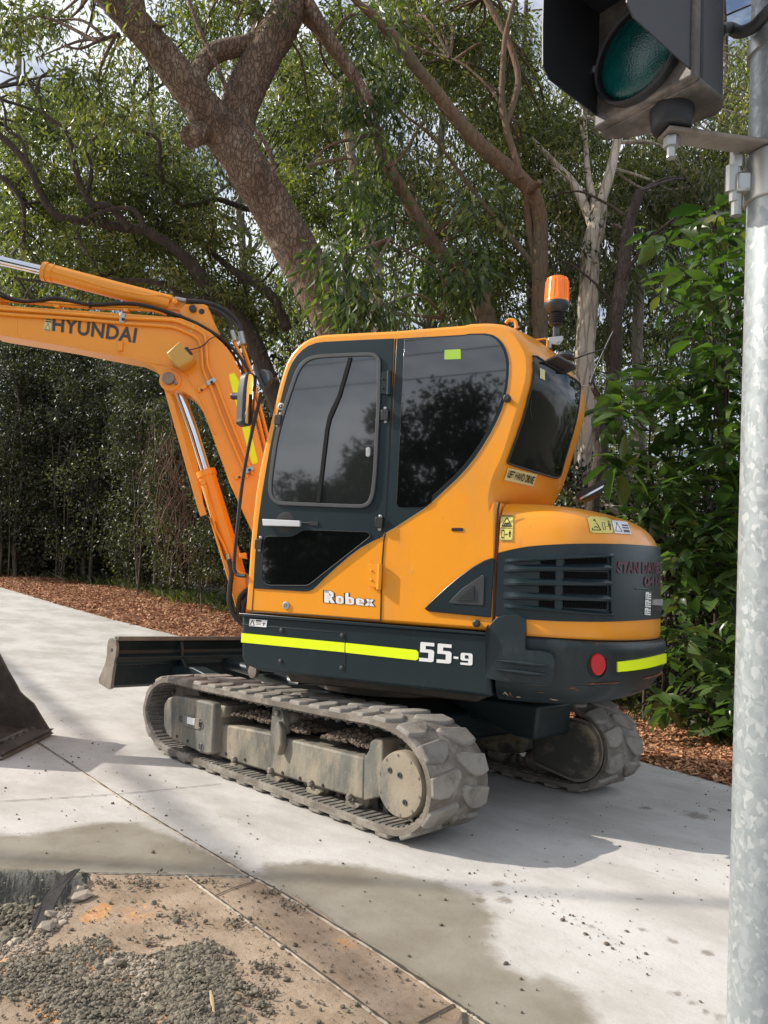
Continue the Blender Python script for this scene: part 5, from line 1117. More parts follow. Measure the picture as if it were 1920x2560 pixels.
# ================================================================== TRAFFIC SIGNAL AND POLE
GALV, t, b = nodes('galvanised_steel', .42); b.inputs['Metallic'].default_value = .35
vo = t.nodes.new('ShaderNodeTexVoronoi'); vo.inputs['Scale'].default_value = 85; vo.feature = 'F1'; cc_ = t.nodes.new('ShaderNodeTexCoord'); mg = t.nodes.new('ShaderNodeMapping'); mg.inputs['Scale'].default_value = (1, 1, .75)
nd = t.nodes.new('ShaderNodeTexNoise'); nd.inputs['Scale'].default_value = 30; vm = t.nodes.new('ShaderNodeVectorMath'); vm.operation = 'SCALE'; vm.inputs['Scale'].default_value = .05; va_ = t.nodes.new('ShaderNodeVectorMath')
t.links.new(cc_.outputs['Object'], mg.inputs[0]); t.links.new(mg.outputs[0], nd.inputs['Vector']); t.links.new(nd.outputs['Color'], vm.inputs[0]); t.links.new(mg.outputs[0], va_.inputs[0]); t.links.new(vm.outputs[0], va_.inputs[1]); t.links.new(va_.outputs[0], vo.inputs['Vector'])
sp_ = t.nodes.new('ShaderNodeSeparateColor'); t.links.new(vo.outputs['Color'], sp_.inputs[0])
c_ = nmix(t, nrange(t, sp_.outputs[0], .1, .9), (.30, .335, .35), (.37, .405, .42)); c_ = nmix(t, nrange(t, sp_.outputs[1], .82, .86), c_, (.45, .475, .485)); c_ = nmix(t, nrange(t, nnoise(t, 2.5, 6, .6, stretch=(1, 1, .3)), .5, .8, 0, .4), c_, (.42, .44, .44))
t.links.new(c_, b.inputs['Base Color']); t.links.new(nrange(t, sp_.outputs[2], 0, 1, .3, .55), b.inputs['Roughness'])
SIGD = M('dusty_black_signal_housing', (.07, .062, .056), .55, var=.3, vs=10, bump=.1, bs=200, dirt=((.30, .25, .21), .42, .68, 7, (1, 1, 1), .7))
SIGB = M('black_signal_visor', (.014, .015, .018), .5, var=.2, vs=8)
SIGS = M('dark_signal_side', (.024, .023, .025), .45, var=.2, vs=8, dirt=((.10, .085, .075), .55, .75, 4, (1, 1, .3), .5))
DPT = 1.78
pT, pB = at((1885, 60), DPT), at((1823, 2560), DPT-.02)
pT2, pB2 = pT+rt*.072, pB+rt*.072
dirp = (pT2-pB2)/np.linalg.norm(pT2-pB2); base = pB2-dirp*((pB2[2])/dirp[2]); topq = base+dirp*4.2
pole = root('signal_pole', base, 'galvanised steel traffic signal pole close to the camera at the right edge', 'pole')
MB().tube([base+dirp*k*.35 for k in range(13)], .072, 40).build('post', GALV, pole, ang=60)
def pz(p, zoff=0):  # axis point of the pole at the height of pixel p
    q = at(p, DPT); k = (q[2]-base[2])/dirp[2]; return base+dirp*k
q = pz(c7(1600,1200)[0]); MB().tube([q-dirp*.055, q+dirp*.055], .080, 40).build('clamp_band', ZINC, pole, bevel=.004)
q2_ = pz(c7(1600,300)[0]); MB().tube([q2_-dirp*.02, q2_+dirp*.012], .079, 40).build('band', ZINC, pole)
MB().box(q-rt*.092-dirp*.01, (.034, .04, .045), (rt, np.cross(dirp, rt), dirp)).build('clamp_lug', ZINC, pole, bevel=.006)
for p, r_, l_ in ((c7(1440,1150)[0], .017, .07), (c7(1420,1200)[0], .02, .03), (c7(1450,1300)[0], .016, .05)):
    a = at(p, DPT); MB().tube([a-dirp*l_, a+dirp*l_], r_*.8, 10).build('clamp_bolt', ZINC, pole)
a = at(c7(1452,1100)[0], DPT); MB().lathe(a-dirp*.01, dirp, [(.0, 0), (.017, 0), (.017, .026), (.0, .026)], 6).build('clamp_nut', ZINC, pole)
MB().tube([at(c7(1660,60)[0], DPT), at(c7(1655,290)[0], DPT)], .004, 6).build('strap', ZINC, pole)
# signal head
LC = at((1300+812*.3737, 372*.3737), 1.72)
cdir = CAM-LC; cdir[2] = 0; cdir /= np.linalg.norm(cdir); beta = radians(43)
rh = np.array([rt[0], rt[1], 0]); rh /= np.linalg.norm(rh)
Nn = cdir*cos(beta)-rh*sin(beta); Nn[2] = 0; Nn /= np.linalg.norm(Nn); Ee = -np.cross(Nn, HZ)*1.
if Ee@rh < 0: Ee = -Ee
def sg(e, n, z): return LC+Ee*e+Nn*n+HZ*z
sig = root('traffic_signal', sg(0, -.1, -.2), 'dark traffic signal head with green lens and deep black visors, cut by the top edge', 'traffic signal')
hw = .126; zb_ = -.114
m = MB().slab([sg(e, 0, z) for e, z in ((-hw, zb_), (hw, zb_), (hw, .95), (-hw, .95))], Nn*-.03); m.build('door_panel', SIGD, sig, bevel=.006)
body_ = [(-hw, 0), (hw, 0), (hw, -.085), (hw-.012, -.11), (hw-.04, -.125), (hw-.09, -.115), (-hw+.06, -.07), (-hw+.02, -.045), (-hw, -.02)]
m = MB().slab([sg(e, n-.031, zb_+.003) for e, n in body_], HZ*1.12); m.build('housing', SIGS, sig, bevel=.008)
MB().slab([sg(e*1.02, n-.022 if n == 0 else n-.03, zb_-.004) for e, n in body_], HZ*.012).build('base_rim', SIGD, sig, bevel=.003)
LENS, t, b = nodes('green_lens', .12)
t.links.new(nmix(t, nrange(t, nnoise(t, 8, 3, .5), .35, .65), (.0, .034, .033), (.0, .075, .07)), b.inputs['Base Color'])  # green darkened in the base colour for the shade between the visors
wv = t.nodes.new('ShaderNodeTexVoronoi'); wv.inputs['Scale'].default_value = 230; c0_ = t.nodes.new('ShaderNodeTexCoord'); t.links.new(c0_.outputs['Object'], wv.inputs['Vector']); nbump(t, b, wv.outputs['Distance'], .35, .002); b.inputs['Coat Weight'].default_value = .1; b.inputs['Roughness'].default_value = .25
def lens(z0, mat):
    MB().lathe(sg(0, .001, z0), Nn, [(.112, 0), (.112, .018), (.108, .024), (.103, .020), (.100, .008)], 56).build('lens_bezel', SIGB, sig, ang=30)
    MB().lathe(sg(0, .010, z0), Nn, [(.099, 0), (.094, .007), (.08, .016), (.05, .023), (.02, .026), (.002, .027)], 56).build('lens', mat, sig, ang=80)
lens(0, LENS); lens(.34, M('amber_signal_lens', (.25, .10, .01), .15)); lens(.68, M('red_signal_lens', (.22, .01, .01), .15))
# cowls: thin side sheets with a cut lower corner, and a roof
VL = .21
for s_, nm in ((-1, 'visor'), (1, 'visor')):
    e0 = s_*(hw-.006)
    P = [sg(e0, .0, -.085), sg(e0-s_*.004, .10, -.084), sg(e0-s_*.01, VL-.03, -.085), sg(e0-s_*.012, VL-.006, -.065), sg(e0-s_*.013, VL, .02), sg(e0-s_*.013, VL, .20), sg(e0, VL, .95), sg(e0, .0, .95)]
    if s_ == 1: P = [sg(e0, .0, -.096), sg(e0, .08, -.092), sg(e0, .20, -.086), sg(e0, .222, -.066), sg(e0, .23, .0), sg(e0, .235, .20), sg(e0, .235, .95), sg(e0, .0, .95)]
    MB().slab(P, Ee*-s_*.003).build(nm, SIGB if s_ < 0 else SIGS, sig)
MB().slab([sg(-hw, 0, .17), sg(hw, 0, .17), sg(hw, .19, .17), sg(-hw, .27, .17)], HZ*.003).build('visor', SIGB, sig)
for q in ((-hw+.012, .012, .02), (hw-.002, .02, .125)): MB().lathe(sg(*q), Nn if q[0] < 0 else Ee, [(.009, 0), (.009, .008), (.004, .01)], 8).build('screw', ZINC, sig)
# mounting boss and bolt under the head
BS = sg(.035, -.068, zb_)
MB().lathe(BS+HZ*.0, -HZ, [(.048, 0), (.047, .02), (.044, .042), (.041, .050), (.03, .052)], 24).build('mounting_boss', SIGB, sig, bevel=.004)
MB().tube([BS-HZ*.045, BS-HZ*.115], .010, 10).build('mounting_bolt', ZINC, sig); MB().lathe(BS-HZ*.068, -HZ, [(.0, 0), (.017, 0), (.017, .022), (0, .022)], 6).build('nut', ZINC, sig)
a = BS-HZ*.060; b3 = pz((1920, 380)); b3 = at((1960, 376), DPT-.02)
ax0 = (b3-a); la = np.linalg.norm(ax0); ax0 /= la; s3 = np.cross(ax0, HZ); s3 /= np.linalg.norm(s3)
MB().box((a+b3)/2, (la+.04, .055, .010), (ax0, s3, np.cross(s3, ax0))).build('bracket_arm', WORN, pole, bevel=.003)
MB().tube(cr([sg(hw-.02, -.14, .07), at(c7(1400,190)[0], 1.80), at(c7(1470,215)[0], 1.78), at(c7(1560,180)[0], 1.76), at(c7(1640,100)[0], 1.74), at(c7(1720,20)[0], 1.74)], 6, False), .014, 12).build('cable', RUB, sig)
# ================================================================== TREES
def leafmat(name, c0, c1_, c2_, rough=.42, trans=.35, spec=.5):
    m, t, b = nodes(name, rough); r_ = nattr(t, 'rnd'); col = nmix(t, nrange(t, r_, .0, .75, smooth=False), c0, c1_); col = nmix(t, nrange(t, r_, .86, .97), col, c2_)
    t.links.new(col, b.inputs['Base Color']); b.inputs['Specular IOR Level'].default_value = spec
    tr = t.nodes.new('ShaderNodeBsdfTranslucent'); mxs_ = t.nodes.new('ShaderNodeMixShader'); mxs_.inputs[0].default_value = trans
    g_ = t.nodes.new('ShaderNodeVectorMath'); g_.operation = 'MULTIPLY'; g_.inputs[1].default_value = (1.5, 1.9, .6); t.links.new(col, g_.inputs[0]); t.links.new(g_.outputs[0], tr.inputs['Color'])
    t.links.new(b.outputs[0], mxs_.inputs[1]); t.links.new(tr.outputs[0], mxs_.inputs[2]); t.links.new(mxs_.outputs[0], t.nodes['Material Output'].inputs[0]); return m
GUM = leafmat('gum_leaf', (.035, .045, .017), (.16, .17, .055), (.30, .25, .10), .36, .4)
GUMD = leafmat('dark_gum_leaf', (.03, .038, .018), (.11, .115, .045), (.22, .18, .08), .38)
BOX = leafmat('brush_box_leaf', (.03, .05, .018), (.10, .135, .04), (.24, .26, .07), .36)
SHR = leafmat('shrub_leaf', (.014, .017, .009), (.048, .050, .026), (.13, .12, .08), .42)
BRD = leafmat('broad_glossy_leaf', (.02, .042, .015), (.09, .145, .042), (.18, .19, .055), .3, .35, .5)
OLV = leafmat('olive_far_leaf', (.09, .095, .035), (.17, .17, .06), (.26, .22, .10))
def barkmat(name, ca, cb, cc, sc=14, stretch=(1, 1, .3), bump=.9, dist=.03):
    m, t, b = nodes(name, .9)
    v = t.nodes.new('ShaderNodeTexVoronoi'); v.feature = 'DISTANCE_TO_EDGE'; v.inputs['Scale'].default_value = sc
    c = t.nodes.new('ShaderNodeTexCoord'); mpn = t.nodes.new('ShaderNodeMapping'); mpn.inputs['Scale'].default_value = stretch; nn_ = t.nodes.new('ShaderNodeTexNoise'); nn_.inputs['Scale'].default_value = sc*.6; nn_.inputs['Detail'].default_value = 5
    vs_ = t.nodes.new('ShaderNodeVectorMath'); vs_.operation = 'SCALE'; vs_.inputs['Scale'].default_value = .12; va = t.nodes.new('ShaderNodeVectorMath')
    t.links.new(c.outputs['Object'], mpn.inputs[0]); t.links.new(mpn.outputs[0], nn_.inputs['Vector']); t.links.new(nn_.outputs['Color'], vs_.inputs[0]); t.links.new(mpn.outputs[0], va.inputs[0]); t.links.new(vs_.outputs[0], va.inputs[1]); t.links.new(va.outputs[0], v.inputs['Vector'])
    crack = nrange(t, v.outputs['Distance'], .0, .14); big = nnoise(t, 2.2, 7, .65, stretch=(1, 1, .5))
    col = nmix(t, nrange(t, big, .38, .62), ca, cb); col = nmix(t, nrange(t, nnoise(t, 9, 7, .7, stretch=stretch), .54, .66), col, cc); col = nmix(t, nrange(t, nmath(t, 'ADD', crack, nnoise(t, 14, 5, .7, stretch=stretch)), .55, 1.1), nmix(t, .38, col, (.045, .03, .022)), col)
    t.links.new(col, b.inputs['Base Color']); nbump(t, b, nmath(t, 'ADD', crack, nmath(t, 'MULTIPLY', nnoise(t, 40, 6, .7, stretch=stretch), .7)), bump, dist); return m
BK_BIG = barkmat('rough_brown_bark', (.15, .092, .060), (.24, .16, .11), (.34, .265, .20), 24, (1, 1, .40), .9, .025)
BK_RED = barkmat('reddish_smooth_bark', (.17, .095, .055), (.14, .11, .07), (.23, .15, .09), 16, (1, 1, .2), .4, .012)
BK_DRK = barkmat('dark_bark', (.055, .04, .032), (.085, .062, .048), (.12, .095, .075), 18, (1, 1, .3), .6, .02)
BK_PAP = barkmat('flaky_paperbark', (.50, .42, .32), (.60, .53, .44), (.27, .18, .12), 7, (1.6, 1.6, .25), .7, .02)
BK_SHR = barkmat('dull_shrub_bark', (.09, .075, .058), (.14, .12, .095), (.07, .055, .045), 14, (1, 1, .3), .6, .02)
BK_GRY = barkmat('grey_bark', (.15, .13, .105), (.24, .21, .17), (.10, .08, .06), 14, (1, 1, .3), .6, .02)
def limb(pts, dep, wpx, seg=14, sub=5, jit=.06):
    "pts: full-resolution pixels; dep: depth (m) at the ends; wpx: widths in full pixels"
    n = len(pts); dd = np.interp(np.linspace(0, 1, n), np.linspace(0, 1, len(dep)), dep) if hasattr(dep, '__len__') else [dep]*n
    ww = np.interp(np.linspace(0, 1, n), np.linspace(0, 1, len(wpx)), wpx)
    P = [at(p, d) for p, d in zip(pts, dd)]; R = [w_*d/F/2 for w_, d in zip(ww, dd)]
    Q = cr([np.append(p, r) for p, r in zip(P, R)], sub, False)
    return [q[:3] for q in Q], [max(q[3], .003)*(1+rnd.uniform(-jit, jit)) for q in Q]
def add_limb(mb, L_, seg=12):
    P, R = L_; m0 = len(mb.v); mb.tube(P, R, seg)
def leaves(C_, n_per, rad, L_, W_, droop=.8, flat_=.0, seed=None):
    "clouds of folded kite-shaped leaves round cluster centres; returns verts, rnd"
    C_ = np.asarray(C_); k = len(C_); n = k*n_per
    cen = np.repeat(C_, n_per, 0); sz = np.repeat(rng.uniform(.55, 1.25, k), n_per)[:, None]
    u = rng.normal(0, 1, (n, 3)); u /= np.linalg.norm(u, axis=1)[:, None]; rr = rng.uniform(.15, 1, (n, 1))**.55
    pos = cen+u*rr*rad*sz*np.array([1, 1, .75])
    d_ = rng.normal(0, 1, (n, 3)); d_ /= np.linalg.norm(d_, axis=1)[:, None]; d_ = d_*(1-droop*.6)+u*.35+np.array([0, 0, -droop]); d_ /= np.linalg.norm(d_, axis=1)[:, None]
    s_ = np.cross(d_, rng.normal(0, 1, (n, 3))); s_ /= np.linalg.norm(s_, axis=1)[:, None]; nn_ = np.cross(s_, d_)
    l = L_*rng.uniform(.6, 1.25, (n, 1)); w_ = W_*rng.uniform(.7, 1.2, (n, 1))
    a = pos; b_ = pos+d_*l*.45+s_*w_/2+nn_*w_*.15; c = pos+d_*l+nn_*l*rng.uniform(-.15, .15, (n, 1)); e = pos+d_*l*.45-s_*w_/2+nn_*w_*.15
    V = np.stack([a, b_, c, e], 1).reshape(-1, 3)
    r_ = np.clip(np.repeat(rng.uniform(-.35, .30, k), n_per)+rng.uniform(0, 1, n)**1.0, 0, 1)
    return V, r_
def inpoly1(p, P):
    return bool(inpoly(np.array([p[0]]), np.array([p[1]]), np.array(P))[0])
def sample(poly, n, d0, d1):
    poly = np.array(poly, float)*1.1573; lo, hi = poly.min(0), poly.max(0); out = []
    while len(out) < n:
        q = rng.uniform(lo, hi, (n*3, 2)); q = q[inpoly(q[:, 0], q[:, 1], poly)]
        for a in q: out.append(at(a, rng.uniform(d0, d1)))
    return np.array(out[:n])
def tree(name, label, limbs, bark, leafm, cl, group='trees behind the excavator', npl=110, rad=.42, L_=.11, W_=.026, droop=.8, base=None, seg=14, cat='tree', twigs=.35, reach=4.5):
    limbs = [l if isinstance(l[0], list) else l for l in limbs]
    b0 = limbs[0][0][0]; bz = float(min(zter(b0[0], b0[1]), 2.4))
    if b0[2] > bz+.02:   # carry the trunk down to the ground
        P, R = limbs[0]; dirn = (P[0]-P[min(4, len(P)-1)]); dirn = dirn/np.linalg.norm(dirn); dirn[2] = min(dirn[2], -.7); k = int((b0[2]-bz)/.35)+2
        ext = []; q = P[0].copy(); 
        for i in range(k):
            dd = dirn*(1-i/k)+np.array([0, 0, -1.])*(i/k); q = q+dd/abs(dd[2])*((b0[2]-bz+.1)/k); ext.append(q.copy())
        limbs[0] = (ext[::-1]+P, [R[0]*(1.0+.35*(i/k)**2) for i in range(1, k+1)][::-1]+R)
    b0 = limbs[0][0][0]; rt_ = root(name, (b0[0], b0[1], bz), label, cat, group)
    mb = MB()
    for L1 in limbs: add_limb(mb, L1, seg)
    S_ = np.concatenate([np.array(l[0]) for l in limbs]); 
    # twigs join the leaf clusters to the nearest limb
    keep = []
    if len(cl):
        for c in cl:
            d_ = np.linalg.norm(S_-c, axis=1)+.6*np.maximum(0, S_[:, 2]-c[2]); j = int(np.argmin(d_))
            if d_[j] > reach and limbs: 
                if rnd.random() < .85 and reach < 50: continue
            keep.append(c)
            if rnd.random() < twigs:
                a = S_[j]; mid = (a+c)/2+np.array([rnd.uniform(-.2, .2), rnd.uniform(-.2, .2), rnd.uniform(-.1, .3)]); mb.tube(cr([a, mid, c], 4, False), [.022, .019, .017, .015, .013, .011, .009, .007, .005], 5)
    mb.build('trunk', bark, rt_, ang=60, fix=False)
    if keep:
        V, r_ = leaves(np.array(keep), npl, rad, L_, W_, droop)
        npmesh('crown', V, np.arange(len(V)).reshape(-1, 4), leafm, rt_, attrs={'rnd': ('FACE', r_)})
    return rt_
sU, sT, s2 = .4822, .5787, .3858
V_ = lambda *a: cV(*a)
T1 = [limb(V_(790,880, 760,775, 735,700, 680,610, 625,515, 578,432, 540,372, 500,300, 478,262), [8.0, 7.6], [150, 140, 128, 116, 107, 105, 105, 102, 82], sub=8, jit=.035),
      limb(V_(515,330, 470,275, 425,215, 380,155, 330,92, 285,42, 210,-40), [7.75, 7.3], [100, 98, 92, 84, 78, 76, 74], sub=8, jit=.03),
      limb(V_(500,340, 508,270, 525,210, 548,160, 580,100, 612,45, 640,-50), [7.75, 7.9], [88, 96, 94, 90, 90, 88, 84], sub=8, jit=.03),
      limb(V_(425,230, 428,170, 440,138, 470,112, 515,100, 550,82, 556,40, 540,-30), [7.55, 7.9], [50, 46, 46, 48, 46, 34, 30, 28], sub=6),
      limb(V_(455,285, 430,288, 410,298), [7.65, 7.4], [60, 56, 50]), limb(V_(320,90, 300,50, 292,10, 300,-40), [7.4, 7.2], [50, 40, 34]),
      limb(cT(810,-20, 860,120, 930,270, 990,400, 1080,530, 1160,640, 1190,780), [7.4, 7.3], [11, 11, 12, 14]), limb(cT(500,150, 420,180, 350,210, 280,200), [7.3, 6.9], [9, 5]), limb(V_(640,-40, 700,60, 760,150, 800,220), [7.9, 7.6], [30, 24, 20])]
c_1 = np.concatenate([sample([(0, 0), (300, 0), (330, 90), (230, 150), (120, 140), (0, 110)], 17, 7.2, 8.6), sample([(110, 130), (250, 90), (300, 330), (130, 330)], 10, 7.5, 8.6), sample([(300, -100), (700, -100), (640, 20), (420, 40)], 14, 7.2, 9), sample([(330, 0), (560, 0), (480, 200), (400, 120)], 16, 8.4, 9.4), sample([(640, 20), (760, 20), (800, 260), (640, 300)], 22, 8.5, 9.8)])
tree('leaning_gum_tree', 'largest tree, thick rough brown trunk leaning left and forking above the cab', T1, BK_BIG, GUM, c_1, npl=120, rad=.34, L_=.10, droop=.6, seg=22, reach=99)
T1.append(limb(V_(755,790, 700,745, 660,718, 620,700, 580,690, 545,664), [7.95, 7.8], [60, 52, 44, 38, 30, 12], jit=.10))
T8 = [limb(cT(1160,1640, 1085,1450, 1010,1345, 930,1280, 862,1190, 800,1112, 705,1040, 620,995, 520,982, 420,962, 340,950, 250,935, 190,860, 130,730, 60,640, -10,575, -80,500), [10.4, 10.0, 9.6], [46, 40, 34, 26, 24, 22, 20, 18, 12], sub=6),
      limb(cT(560,990, 510,930, 470,892, 400,880, 355,810, 325,720, 310,620, 270,550, 200,500, 170,430, 172,340, 240,300), [9.9, 9.3], [20, 18, 14, 9, 6]), limb(cT(372,850, 388,790, 395,720, 375,640, 440,560, 460,480), [9.7, 9.4], [13, 9, 4]),
      limb(cT(1240,1420, 1190,1300, 1120,1235, 1040,1190, 960,1130, 880,1060, 790,1010, 700,990), [10.2, 10.8], [26, 22, 14, 8]), limb(cT(930,1300, 800,1285, 735,1238, 640,1215, 540,1212, 400,1205, 200,1215, 60,1200), [10.2, 9.5], [22, 14, 10, 7]),
      limb(cT(1070,905, 1000,880, 930,860, 860,882, 775,880, 728,810, 690,720, 680,600, 560,560), [10.8, 10], [14, 14, 12, 8]), limb(cT(620,985, 600,930, 560,900, 480,905, 380,940), [9.8, 9.7], [14, 9]), limb(cT(100,1040, 100,900, 60,820, 0,760), [9.8, 9.8], [9, 12]), limb(cT(120,700, 90,600, 30,560, 20,470, -20,380), [9.7, 9.5], [9, 5]),
      limb(cT(165,420, 110,330, 100,250, 30,190), [9.4, 9.2], [6, 3]), limb(cT(330,960, 345,1040, 400,1130, 440,1200), [9.8, 9.9], [9, 6])]
c_8 = np.concatenate([sample([(0, 180), (110, 200), (230, 210), (350, 260), (470, 420), (560, 560), (610, 700), (0, 700)], 245, 9.9, 12.6), sample([(560, 120), (660, 100), (720, 500), (640, 560)], 30, 9.5, 12)])
tree('spreading_gum_tree', 'dark limbed tree spreading left over the boom behind the stick cylinder', T8, BK_DRK, GUM, c_8, npl=185, rad=.34, L_=.10, W_=.030, droop=.5, seg=10, reach=99)
T2 = [limb(cU(1085,1900, 1078,1700, 1065,1600, 1040,1510, 960,1420, 850,1330, 780,1240, 700,1110, 640,1000, 560,860, 500,690, 430,500, 370,380, 290,270, 200,150, 100,50, 0,-60), [8.6, 8.0], [44, 42, 38, 34, 32, 30, 32, 36], sub=5),
      limb(cU(560,870, 640,800, 700,700, 760,600), [8.2, 8.5], [12, 5]), limb(cU(500,700, 380,720, 250,760, 150,860), [8.1, 7.6], [12, 4]), limb(cU(850,1650, 850,1480, 800,1380, 700,1330, 560,1240), [8, 7.5], [8, 4])]
c_2 = np.concatenate([sample([(735, 20), (830, 0), (850, 260), (950, 400), (1060, 420), (1060, 640), (960, 690), (850, 600), (780, 560), (720, 330)], 36, 7.4, 8.8), sample([(690, 560), (830, 560), (830, 680), (720, 690)], 10, 6.7, 7.2)])
tree('red_limbed_tree', 'reddish curved limb rising left behind the cab roof through big drooping leaves', T2, BK_RED, BOX, c_2, npl=70, rad=.32, L_=.15, W_=.042, droop=.75, reach=99)
T3 = [limb(cU(1352,1900, 1350,1700, 1345,1500, 1352,1300, 1345,1120, 1295,985, 1200,890, 1090,800, 980,690, 880,570, 780,440, 700,340, 620,220, 550,150, 480,80, 400,10, 300,-90), [8.3, 7.9], [40, 38, 38, 42, 40, 34, 32, 27, 20, 13], sub=5),
      limb(cU(1250,930, 1225,840, 1195,740, 1165,620, 1150,480, 1158,300, 1170,180, 1205,40, 1230,-60), [8.1, 8.2], [20, 16, 13, 10]), limb(cU(1175,640, 1215,520, 1235,400, 1200,260, 1150,150, 1060,-20), [8.15, 8.4], [14, 16, 14, 14]),
      limb(cU(1320,1390, 1296,1210, 1284,1080, 1290,1000), [8.3, 8.15], [18, 18]), limb(cU(1320,1380, 1200,1235, 1080,1090, 980,960, 900,850, 780,700, 640,590, 600,520), [8.25, 8.6], [14, 10, 8, 5]), limb(cU(1150,620, 1130,520, 1060,430, 960,340, 880,300), [8.2, 8.6], [9, 4]), limb(cU(1290,990, 1320,970, 1345,940), [8.1, 7.95], [20, 14]), limb(cU(1080,1900, 980,1500, 850,1200, 760,1150), [9, 9.3], [10, 6])]
c_3 = np.concatenate([sample([(760, -40), (1130, -40), (1120, 220), (960, 200), (860, 120), (760, 60)], 60, 8.8, 11), sample([(840, 0), (1140, 0), (1150, 200), (1250, 300), (1230, 420), (1130, 420), (1040, 330), (900, 180)], 85, 8.7, 11), sample([(900, 330), (1000, 400), (1130, 440), (1150, 640), (1060, 690), (900, 660)], 60, 9.0, 11)])
tree('dark_forked_tree', 'dark brown trunk rising beside the amber beacon and bending left at its fork', T3, BK_RED, GUM, c_3, npl=130, rad=.34, L_=.10, droop=.6, reach=99)
T4 = [limb(c2(1025,1950, 1022,1750, 1025,1580, 1035,1300, 1062,1000, 1040,700, 1058,400, 1072,100, 1085,-60, 1120,-200, 1135,-330), [8.4, 8.5], [50, 48, 47, 46, 48, 48, 46, 40], sub=7, jit=.05),
      limb(c2(1110,-160, 1040,-330, 960,-480, 830,-620, 700,-760), [8.5, 9], [28, 22, 16, 10]), limb(c2(1130,-300, 1200,-520, 1260,-800, 1300,-1200), [8.5, 8.8], [28, 22, 18]), limb(c2(1120,-260, 1060,-560, 1040,-900), [8.5, 9.2], [20, 10]), limb(c2(640,-560, 760,-500, 860,-360, 920,-280), [9.6, 9.8], [16, 22, 20])]
c_4 = sample([(1140, 210), (1280, 290), (1430, 330), (1560, 320), (1600, 80), (1640, 80), (1640, 420), (1420, 470), (1200, 520), (1150, 420)], 115, 8.9, 11)
tree('paperbark_tree', 'pale flaky paperbark trunk standing straight just right of the rear window', T4, BK_PAP, GUM, c_4, npl=130, rad=.34, L_=.10, droop=.6, reach=99, seg=18)
T5 = [limb(c2(1085,1950, 1095,1650, 1112,1450, 1150,1280, 1132,1120, 1185,960, 1228,800, 1248,600, 1245,400, 1275,200, 1300,0, 1330,-200, 1400,-420), [8.0, 8.1], [34, 32, 36, 30, 28, 34, 30, 24], sub=6),
      limb(c2(1165,970, 1120,900, 1090,830, 1085,780), [8.05, 8.0], [16, 12]), limb(c2(1260,380, 1180,250, 1090,160, 960,60, 860,20), [8.1, 8.3], [8, 4]), limb(c2(1270,230, 1340,60, 1480,-120, 1640,-260), [8.1, 7.6], [12, 6]), limb(c2(1340,-240, 1200,-330, 1000,-420, 800,-380), [8.1, 8.6], [8, 4])]
c_5 = sample([(1200, 480), (1500, 380), (1640, 360), (1600, 560), (1420, 540), (1370, 620), (1330, 760), (1260, 700), (1230, 560)], 40, 8.2, 10)
tree('crooked_dark_tree', 'thin crooked near-black trunk hard against the right side of the paperbark', T5, BK_DRK, GUMD, c_5, npl=100, rad=.38, reach=99)
T6 = [limb(c2(1430,2000, 1410,1700, 1402,1300, 1392,900, 1382,600, 1392,300, 1405,150, 1440,-50, 1500,-300), [9.8, 9.8], [30, 29, 29, 27, 28, 25, 20], sub=6, jit=.05)]
tree('pale_trunk_tree', 'pale slender trunk half hidden by the broad leaves left of the signal pole', T6, BK_GRY, GUMD, sample([(1380, 300), (1640, 300), (1640, 500), (1400, 520)], 30, 9.5, 12), npl=100, rad=.42, reach=99)
T7 = [limb([(943, 1000), (941, 860), (938, 780), (941, 700), (932, 620), (900, 520), (880, 400), (850, 200)], [9.6, 9.8], [36, 35, 34, 34, 30, 26, 22, 18])]
tree('short_pale_tree', 'short pale orange-tinged trunk poking up behind the left half of the cab roof', T7, BK_PAP, GUMD, sample([(700, 100), (900, 200), (900, 600), (760, 640)], 40, 9.5, 12), npl=100, rad=.42, reach=99)
# ---- a further row of trees
far_specs = [(-60, 160, 27, 'leftmost far tree behind the stick cylinder'), (180, 420, 26, 'far tree filling the gap behind the bend of the boom'), (400, 640, 22, 'far tree behind the lower half of the big leaning trunk'), (620, 860, 15.5, 'far tree directly behind the cab roof'), (820, 1060, 14, 'far tree between the red limb and the dark forked trunk'), (1020, 1260, 16, 'far tree behind the amber beacon'), (1220, 1460, 14.5, 'far tree behind the paperbark crown'), (1420, 1700, 15, 'rightmost far tree beyond the traffic signal')]
for i, (x0, x1, dp_, lb) in enumerate(far_specs):
    kx = dp_/15.
    xc = (x0+x1)/2; mm = rnd.uniform(-30, 30)
    ls = [limb(cV(xc+mm,1240, xc+mm*.5,1000, xc-mm,760, xc,480, xc+mm,200, xc,-60), dp_, [34, 28, 24, 20, 14, 8], sub=5, jit=.08)]
    for k in range(5):
        yy = rnd.uniform(150, 800); ls.append(limb(cV(xc,yy+100, xc+rnd.uniform(-60, 60),yy+20, xc+rnd.choice([-1, 1])*rnd.uniform(80, 150),yy-90, xc+rnd.choice([-1, 1])*rnd.uniform(100, 190),yy-200), dp_, [13, 9, 6, 4]))
    left = x1 < 300
    poly = [(x0-40, 120 if not left else 300), (x1+40, 60 if not left else 200), (x1+60, 760), (x0-60, 760)]
    n_ = 125 if not left else 85
    cl = np.concatenate([sample(poly, n_, dp_-1.8, dp_+1.8), sample([(x0-40, 700), (x1+40, 700), (x1+40, 1050), (x0-40, 1050)], 30, dp_-1, dp_+2)])
    tree('background_tree', lb, ls, [BK_GRY, BK_DRK][i % 2], [GUM, GUMD][(i+1) % 2], cl, group='far row of trees', npl=95, rad=.55*kx, L_=.15*kx**.8, W_=.04*kx**.8, reach=99, twigs=.25, seg=8)
